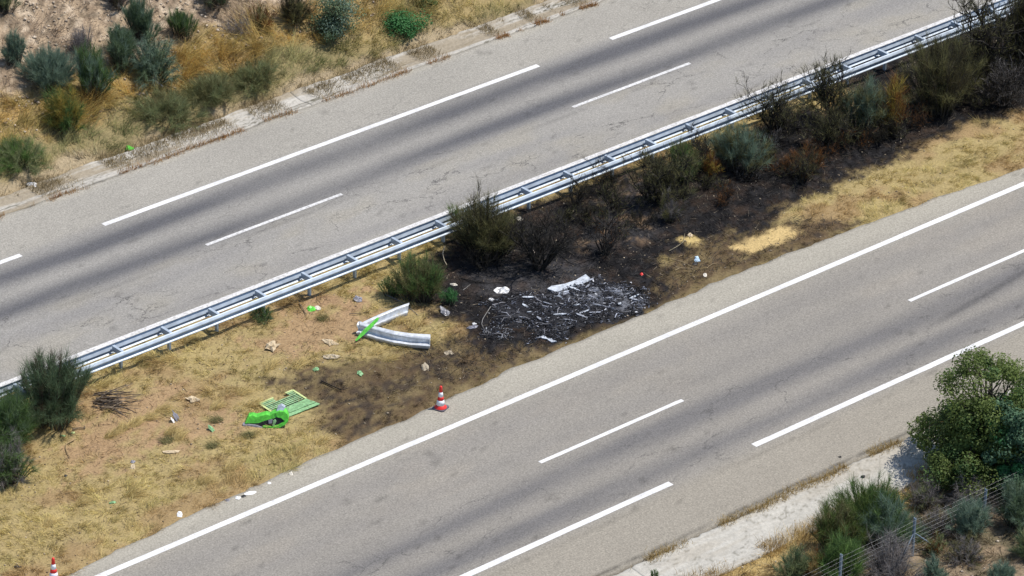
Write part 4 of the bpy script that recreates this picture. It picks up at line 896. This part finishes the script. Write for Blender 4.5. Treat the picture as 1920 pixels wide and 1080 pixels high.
V, q, C = shards(clumped(21000, 3, 1.0), mound, .036, .30, 5, palef, .07); o = npmesh('charred_scraps', local(root, V), q, M['ash'], root, C=C); o['kind'] = 'stuff'
V, q, C = shards(inside(WR, 240, 8, .05), mound, .11, .16, 9, palef, .10); o = npmesh('charred_pieces', local(root, V), q, M['ash'], root, C=C); o['kind'] = 'stuff'
r_ = np.random.default_rng(77); ob = WR.mean(0)+(WR-WR.mean(0))*1.28; pp = inside(ob, 1500, 31); keep = r_.random(1500) < np.exp(-np.abs(np.minimum(sdist(WR, pp[:, 0], pp[:, 1]), 0))*2.4); pp = pp[keep]
V, q, C = shards(pp, lambda x, y: x*0, .035, .45, 12, lambda x, y: x*0+.28, .02); o = npmesh('strewn_scraps', local(root, V), q, M['ash'], root, C=C); o['kind'] = 'stuff'
# pieces that can be told apart
def wpiece(name, pts, z, th, mat, n_=None):
    P3 = [G(*p, z) for p in pts]; cc = np.mean(P3, 0); P3 = [p+ZU*(rng.normal()*.03) for p in P3]; m = len(P3)
    V = P3+[p-ZU*th for p in P3]; Fc = [tuple(range(m)), tuple(range(2*m-1, m-1, -1))]+[(i, i+m, (i+1) % m+m, (i+1) % m) for i in range(m)]
    return pymesh(name, local(root, V), Fc, mat, root)
M['ashwhite'] = plain('white_ash_crust', (.46, .50, .56), .8, 0, .35, 9., .6, 25.)
M['ashgrey'] = plain('grey_ash_crust', (.30, .32, .37), .8, .1, .45, 9., .6, 25.)
wpiece('body_panel', [(1026, 541), (1034, 535), (1058, 533), (1080, 524), (1098, 517), (1106, 522), (1100, 528), (1078, 535), (1058, 541), (1044, 546)], .13, .03, M['ashwhite'])
wpiece('body_panel', [(1034, 554), (1050, 555), (1056, 560), (1046, 562)], .12, .02, M['ashwhite'])
wpiece('molten_aluminium', [(1006, 632), (1020, 629), (1028, 622), (1042, 624), (1040, 632), (1034, 636), (1044, 640), (1034, 640), (1026, 636)], .04, .03, M['ashwhite'])
for i in range(26):
    x, y = inside(WR, 1, 200+i, .25)[0]; z = float(H(x, y)+mound(np.array([x]), np.array([y]))[0])+.07
    L = .08+.20*rng.random(); a = rng.normal()*.6+math.atan2(HR[1], HR[0])+.25; d = np.array([math.cos(a), math.sin(a), rng.normal()*.15]); sv = unit(np.cross(d, ZU))
    p0 = np.array([x, y, z]); wd = .015+.045*rng.random()
    prof = [(-L, -wd*.5), (-L*.3, -wd), (L*.4, -wd*.8), (L, -wd*.3), (L*.8, wd*.6), (L*.1, wd), (-L*.7, wd*.7)]
    V, Fc = prism(prof, p0, d, sv, unit(np.cross(d, sv)), .02); pymesh('metal_scrap', local(root, V), Fc, M['ashgrey'] if rng.random() < .75 else M['ashwhite'], root)
fr = []
for i in range(60):
    x, y = inside(WR, 1, 300+i, .1)[0]; z = float(H(x, y)+mound(np.array([x]), np.array([y]))[0])+.04; a = rng.random()*6.28; L = .3+.5*rng.random(); d = np.array([math.cos(a), math.sin(a), .15*rng.normal()])
    t = np.linspace(-.5, .5, 6)[:, None]; pts = np.array([x, y, z])+d*L*t+rng.normal(size=(6, 3))*.03; pts[:, 2] = np.maximum(pts[:, 2], z-.03)
    V, q = tubes([(pts, np.full(6, .010+.010*rng.random()))], 5); npmesh('bent_tube', local(root, V), q, M['ash'], root, C=np.tile(lerp([.02, .02, .022], [.3, .3, .33], rng.random()**2), (len(V), 1)))
# separate tangle of wire left of the heap
c1 = G(934, 622); root = empty('wire_tangle', c1); tag(root, 'small tangle of silvery burnt wire left of the wreckage', 'wire')
tb = []
for i in range(60):
    p = G(908+rng.random()*52, 612+rng.random()*24, .02); d = rng.normal(size=3)*np.array([1, 1, .5]); pts = p+unit(d)*.28*np.linspace(-.5, .5, 6)[:, None]+rng.normal(size=(6, 3))*.03; pts[:, 2] = np.maximum(pts[:, 2], p[2]); tb.append((pts, np.full(6, .007+.006*rng.random())))
V, q = tubes(tb, 4); npmesh('wire', local(root, V), q, M['ash'], root, C=np.repeat(lerp([.03, .03, .035], [.45, .47, .52], rng.random((60, 1))**1.5), 24, 0))

# ------------------------------------------------------------------ wire fence
FY = -20.88; fr = empty('wire_fence', (-2, FY, 0)); tag(fr, 'wire mesh fence with blue-grey steel posts and two braces', 'fence')
fx = [-14.6, -11.4, -8.3, -5.2, -2.0, 1.2, 4.4, 7.6, 10.8]
pst = None
for x in fx:
    z = float(H(x, FY)); Vp, Fp = prism(cprof(.075, .06, .012), (0, 0, -.3), xa, ya, za, 1.68 if x != 1.2 else 1.5)
    o = pymesh('post', Vp, Fp, M['fence_post'], fr); o.location = (x+2, 0, z)
z0 = float(H(-2, FY))
for dx, dy in ((.95, -.22), (-.95, -.25)):
    V, q = tubes([(np.array([[-2, FY, z0+.85], [-2+dx*.5, FY+dy*.5, z0+.42], [-2+dx, FY+dy, z0-.05]]), np.full(3, .022))], 6); npmesh('brace', local(fr, V), q, M['fence_post'], fr)
xs = np.linspace(fx[0], fx[-1], 60); hz = H(np.array(fx), np.array(fx)*0+FY); gz = np.interp(xs, fx, hz)
hts = [.08, .18, .29, .41, .54, .68, .83, .99, 1.16, 1.32]
for h_ in hts:
    pts = np.stack([xs, xs*0+FY-.04, gz+h_-.02*np.abs(np.sin((xs+2)*math.pi/3.2))], 1); V, q = tubes([(pts, np.full(60, .0023))], 4); npmesh('wire', local(fr, V), q, M['wire'], fr)
vw = None
for x in np.arange(fx[0]+.3, fx[-1], .34):
    g_ = float(np.interp(x, fx, hz))
    if vw is None:
        V, q = tubes([(np.array([[0, 0, .06], [0, 0, .7], [0, 0, 1.31]]), np.full(3, .0022))], 4); vw = npmesh('stay_wire', V, q, M['wire'], fr); o = vw
    else: o = shared(vw, fr, (0, 0, 0))
    o.location = (x+2, -.045, g_-.01)

# ------------------------------------------------------------------ grass, litter and stones
def scatter(n, x0, x1, y0, y1): return x0+(x1-x0)*rng.random(n), y0+(y1-y0)*rng.random(n)
def visible(x, y, m=90):
    v = np.stack([x, y, H(x, y)], 1)-CAM; z = v@FW; px = 960+F_PX*(v@RT)/z; py = 540-F_PX*(v@UP)/z
    return (px > -m) & (px < 1920+m) & (py > -m) & (py < 1080+m)
def grass(name, label, x, y, hmul, wid, lay, keepfn=None, colmul=1.0, tint=None, per=14, tr=.05, nseg=1):
    # two thirds of the blades grow in tufts, the rest singly
    m = len(x)*2//3//per; tc_ = np.repeat(np.arange(m), per); x = x.copy(); y = y.copy(); sp_ = tr*(.5+1.2*rng.random(m))[tc_]
    x[:m*per] = x[tc_]+rng.normal(size=m*per)*sp_; y[:m*per] = y[tc_]+rng.normal(size=m*per)*sp_; tid = np.concatenate([tc_, m+np.arange(len(x)-m*per)]); tv = rng.random(len(x))
    k = visible(x, y); x = x[k]; y = y[k]; tid = tid[k]; c, g, b = ground_info(x, y)
    cl = fbm(x*3.2, y*3.2, 201, 2)
    k = (.35*rng.random(len(x))+.65*tv[tid]) < g*sstep(.25, .6, cl)*1.05
    x, y, c, g, b, cl, tid = x[k], y[k], c[k], g[k], b[k], cl[k], tid[k]; N = len(x); tv2 = np.random.default_rng(5).random(tid.max()+1)[tid]
    flow = fbm(x*.5, y*.5, 211, 2)*9+rng.normal(size=N)*.7
    lean = np.clip(lay+rng.normal(size=N)*.38, 0, 1.45)
    D = np.stack([np.cos(flow)*np.sin(lean), np.sin(flow)*np.sin(lean), np.cos(lean)], 1)
    tall = hmul(x, y)*(.4+.75*rng.random(N)+.5*tv2)*(.55+.9*sstep(.35, .75, cl))*(1-.45*b)
    Cc = c*(1+.55*(rng.random((N, 1))-.45)+(.6+.35*(y[:, None] > 16))*(tv2[:, None]-.5))*1.22*colmul
    pick = rng.random(N)[:, None]; Cc = np.where((pick < .16) & (b[:, None] < .3), Cc*np.array([1.28, 1.26, 1.2]), Cc)
    gm = sstep(.60, .78, fbm(x*.8, y*1.1, 231))[:, None]*(rng.random((N, 1)) < .4); Cc = Cc*(1-gm*.55)+np.array([.16, .16, .065])*gm*.55*(b[:, None] < .4)+Cc*gm*.55*(b[:, None] >= .4)
    if tint is not None: Cc = tint(x, y, Cc)
    bend = np.stack([np.cos(flow), np.sin(flow), -np.ones(N)*.5], 1)*(tall*.28)[:, None]
    V, q, CC = blades(np.stack([x, y, H(x, y)-.01], 1), D, tall, wid*(.6+.8*rng.random(N)), bend, np.clip(Cc, 0, .8), nseg)
    o = npmesh(name, V, q, M['grass'], C=CC); return tag(o, label, 'grass', kind='stuff')
x, y = scatter(440000, -27, 34, -5.25, 5.0); k = y > LE(x)-.06; x, y = x[k], y[k]
grass('dry_grass', 'dry yellow and scorched grass covering the median strip', x, y, lambda x, y: .13+.12*sstep(2.6, 4.0, y)+.09*sstep(.5, .7, fbm(x*.9, y*.9, 77)), .013, .85)
def hill_h(x, y):
    v = y-16.7; return .22+.42*sstep(.5, 1.6, v)*sstep(.38, .60, fbm(x*.9, y*.9, 87))-.05*sstep(5, 6, v)
x, y = scatter(270000, -20, 30, 16.55, 27)
grass('bank_grass', 'dry golden, orange and grey-green grass on the bank beyond the far channel', x, y, hill_h, .015, .55, tr=.07)
x, y = scatter(110000, -18, 14, -26, -17.1)
grass('roadside_grass', 'dry brown grass around the wire fence and shrubs', x, y, lambda x, y: .18+.22*sstep(.45, .65, fbm(x, y, 97)), .016, .7)
def tussock(px, py, n, L, az, col, label, group):
    c = G(px, py); r = np.random.default_rng(px*3+py); a = r.random(n)*6.283; rr = .16*np.sqrt(r.random(n)); x = c[0]+rr*np.cos(a)*1.5; y = c[1]+rr*np.sin(a)
    th = az+r.normal(size=n)*.45; ln = np.clip(.75+r.normal(size=n)*.35, .1, 1.4); D = np.stack([np.cos(th)*np.sin(ln), np.sin(th)*np.sin(ln), np.cos(ln)], 1); l_ = L*(.4+.9*r.random(n))
    C = np.asarray(col)*(.7+.6*r.random((n, 1))); V, q, CC = blades(np.stack([x, y, H(x, y)-.01], 1), D, l_, np.full(n, .013), np.stack([np.cos(th), np.sin(th), -np.ones(n)], 1)*(l_*.3)[:, None], np.clip(C, 0, .75), 3)
    root = empty('straw_tussock', c); o = npmesh('blades', local(root, V), q, M['grass'], root, C=CC); tag(root, label, 'grass tussock', group)
for px, py in ((205, 818), (228, 806), (252, 797), (276, 786), (300, 770), (318, 812), (334, 822), (402, 766), (470, 760), (452, 738), (505, 690), (560, 684), (700, 664), (728, 676), (742, 606), (775, 612), (430, 880), (380, 905), (250, 930), (150, 945), (90, 985), (560, 850), (600, 830), (190, 690), (260, 672), (350, 640)):
    tussock(px, py, 260, .36, PHI-.9+.5*math.sin(px), [.58, .46, .21], 'swept pale straw tussock on the unburnt part of the median', 'straw tussocks on the median')
for px, py in ((316, 828), (402, 838), (470, 818), (610, 600), (408, 790)):
    tussock(px, py, 180, .26, PHI+1.2, [.20, .19, .085], 'small greenish grass tussock among the straw of the median', 'greenish tussocks on the median')
def strip(name, label, pts, n, hh, cols, wid=.016, spread=.16):
    """ragged line of weeds growing in the joint between asphalt and concrete"""
    xs, ys = [], []
    for (xa_, xb_, yy, dens) in pts:
        m = int(n*dens*(xb_-xa_)); xx = xa_+(xb_-xa_)*rng.random(m); xs.append(xx); ys.append(yy+rng.normal(size=m)*spread*.5+(fbm(xx*.9, xx*0, 301)-.5)*.3)
    x = np.concatenate(xs); y = np.concatenate(ys); k = rng.random(len(x)) < sstep(.38, .55, fbm(x*1.6, x*0+3, 303, 3)); x, y = x[k], y[k]; N = len(x)
    D = unit(np.stack([rng.normal(size=N)*.5, rng.normal(size=N)*.5, np.ones(N)], 1)); C = lerp(cols[0], cols[1], rng.random((N, 1)))*(.8+.4*rng.random((N, 1)))
    V, q, CC = blades(np.stack([x, y, x*0-.02], 1), D, hh*(.4+rng.random(N)), np.full(N, wid), rng.normal(size=(N, 3))*.04, C); o = npmesh(name, V, q, M['grass'], C=CC); return tag(o, label, 'weeds', kind='stuff')
strip('joint_weeds', 'rust and straw coloured weeds in the joint of the far shoulder', [(10.5, 18, 15.25, 1.0), (-12, 10.5, 15.22, .42)], 420, .17, ([.30, .13, .05], [.45, .29, .12]))
strip('joint_weeds', 'straw weeds lining the joint between near shoulder and concrete channel', [(-16, 6, -15.72, .8)], 420, .16, ([.33, .23, .09], [.5, .38, .17]), spread=.22)
strip('channel_weeds', 'scattered brown weeds in the cracks of the far concrete channel', [(-14, 20, 16.1, .6), (-14, 20, 15.75, .45), (-14, 20, 16.45, 1.6)], 300, .15, ([.20, .15, .08], [.36, .29, .16]), spread=.5)
strip('channel_weeds', 'orange grass over the near edge of the near concrete channel', [(-16, 4, -17.75, .9)], 480, .24, ([.30, .19, .07], [.46, .33, .13]), spread=.5)
# twigs, charred stalks and stones
def litter(name, label, n, x0, x1, y0, y1, keep, L, wd, cols, kindmat='wood', cat='litter', lean=1.35):
    x, y = scatter(n, x0, x1, y0, y1); k = visible(x, y); x, y = x[k], y[k]; c, g, b = ground_info(x, y); k = keep(x, y, b); x, y = x[k], y[k]; N = len(x)
    a = rng.random(N)*6.283; ln = np.clip(lean+rng.normal(size=N)*.22, .1, 1.5); D = np.stack([np.cos(a)*np.sin(ln), np.sin(a)*np.sin(ln), np.cos(ln)], 1)
    C = lerp(cols[0], cols[1], rng.random((N, 1))**1.6); V, q, CC = blades(np.stack([x, y, H(x, y)+.01], 1), D, L*(.3+1.2*rng.random(N)), wd*(.5+rng.random(N)), rng.normal(size=(N, 3))*.03, C, 1)
    o = npmesh(name, V, q, M[kindmat], C=CC); return tag(o, label, cat, kind='stuff')
litter('charred_twigs', 'charred twigs and stalks littering the burnt median', 40000, -6, 34, -3.8, 4.2, lambda x, y, b: rng.random(len(x)) < b, .24, .014, ([.006, .006, .006], [.030, .027, .025]), 'char', lean=1.2)
litter('pale_twigs', 'pale grey twigs and straw scattered over the burnt median', 5500, -8, 34, -4, 4.2, lambda x, y, b: rng.random(len(x)) < b*.8, .22, .011, ([.10, .085, .07], [.36, .30, .22]))
litter('median_litter', 'brown twigs, bark and straw bits littering the unburnt median soil', 9000, -26, 2, -4.4, 4.4, lambda x, y, b: (rng.random(len(x)) < .9) & (b < .3), .17, .015, ([.07, .05, .035], [.34, .25, .15]), lean=1.3)
litter('bank_litter', 'dark twigs and litter on the pale dry bank', 26000, -14, 24, 18, 28, lambda x, y, b: rng.random(len(x)) < .7, .24, .014, ([.05, .04, .035], [.22, .17, .13]))
litter('roadside_litter', 'grey twigs and litter around the wire fence', 5000, -14, 12, -26, -18, lambda x, y, b: rng.random(len(x)) < .8, .3, .012, ([.08, .07, .06], [.28, .25, .22]))
def stones(name, label, n, x0, x1, y0, y1, keep, size, cols):
    x, y = scatter(n, x0, x1, y0, y1); k = visible(x, y); x, y = x[k], y[k]; c, g, b = ground_info(x, y); k = keep(x, y, b); x, y = x[k], y[k]; N = len(x)
    base = np.array([(1, 0, 0), (0, 1, 0), (-1, 0, 0), (0, -1, 0), (0, 0, 1), (0, 0, -1)], float); s = size*(.35+1.6*rng.random(N)**3)
    V = base[None]*(.6+.7*rng.random((N, 6, 3)))*s[:, None, None]*np.array([1, 1, .65]); a = rng.random(N)*6.28; ca, sa = np.cos(a)[:, None], np.sin(a)[:, None]
    V = np.stack([V[..., 0]*ca-V[..., 1]*sa, V[..., 0]*sa+V[..., 1]*ca, V[..., 2]], -1)+np.stack([x, y, H(x, y)+.2*s], 1)[:, None]
    f = np.array([(0, 1, 4), (1, 2, 4), (2, 3, 4), (3, 0, 4), (1, 0, 5), (2, 1, 5), (3, 2, 5), (0, 3, 5)]); q = (np.arange(N)[:, None, None]*6+f[None]).reshape(-1, 3)
    C = np.repeat(lerp(cols[0], cols[1], rng.random((N, 1)))*(.75+.5*rng.random((N, 1))), 6, 0)
    o = npmesh(name, V.reshape(-1, 3), q, M['rock'], C=np.clip(C, 0, .8)); return tag(o, label, 'stones', kind='stuff')
stones('bank_stones', 'pale stones and clods on the dry bank', 15000, -14, 24, 18.5, 28, lambda x, y, b: rng.random(len(x)) < .25+.75*sstep(.45, .6, fbm(x*.8, y*.8, 401)), .05, ([.25, .19, .14], [.56, .48, .38]))
stones('median_stones', 'small clods and pale chips on the median soil', 5200, -26, 32, -5.0, 4.6, lambda x, y, b: (rng.random(len(x)) < .6) & (y > LE(x)+.05), .026, ([.12, .09, .06], [.46, .38, .28]))
stones('channel_gravel', 'loose gravel and clods at the near channel and fence', 2200, -16, 10, -26, -17, lambda x, y, b: rng.random(len(x)) < .8, .04, ([.2, .16, .12], [.5, .44, .36]))
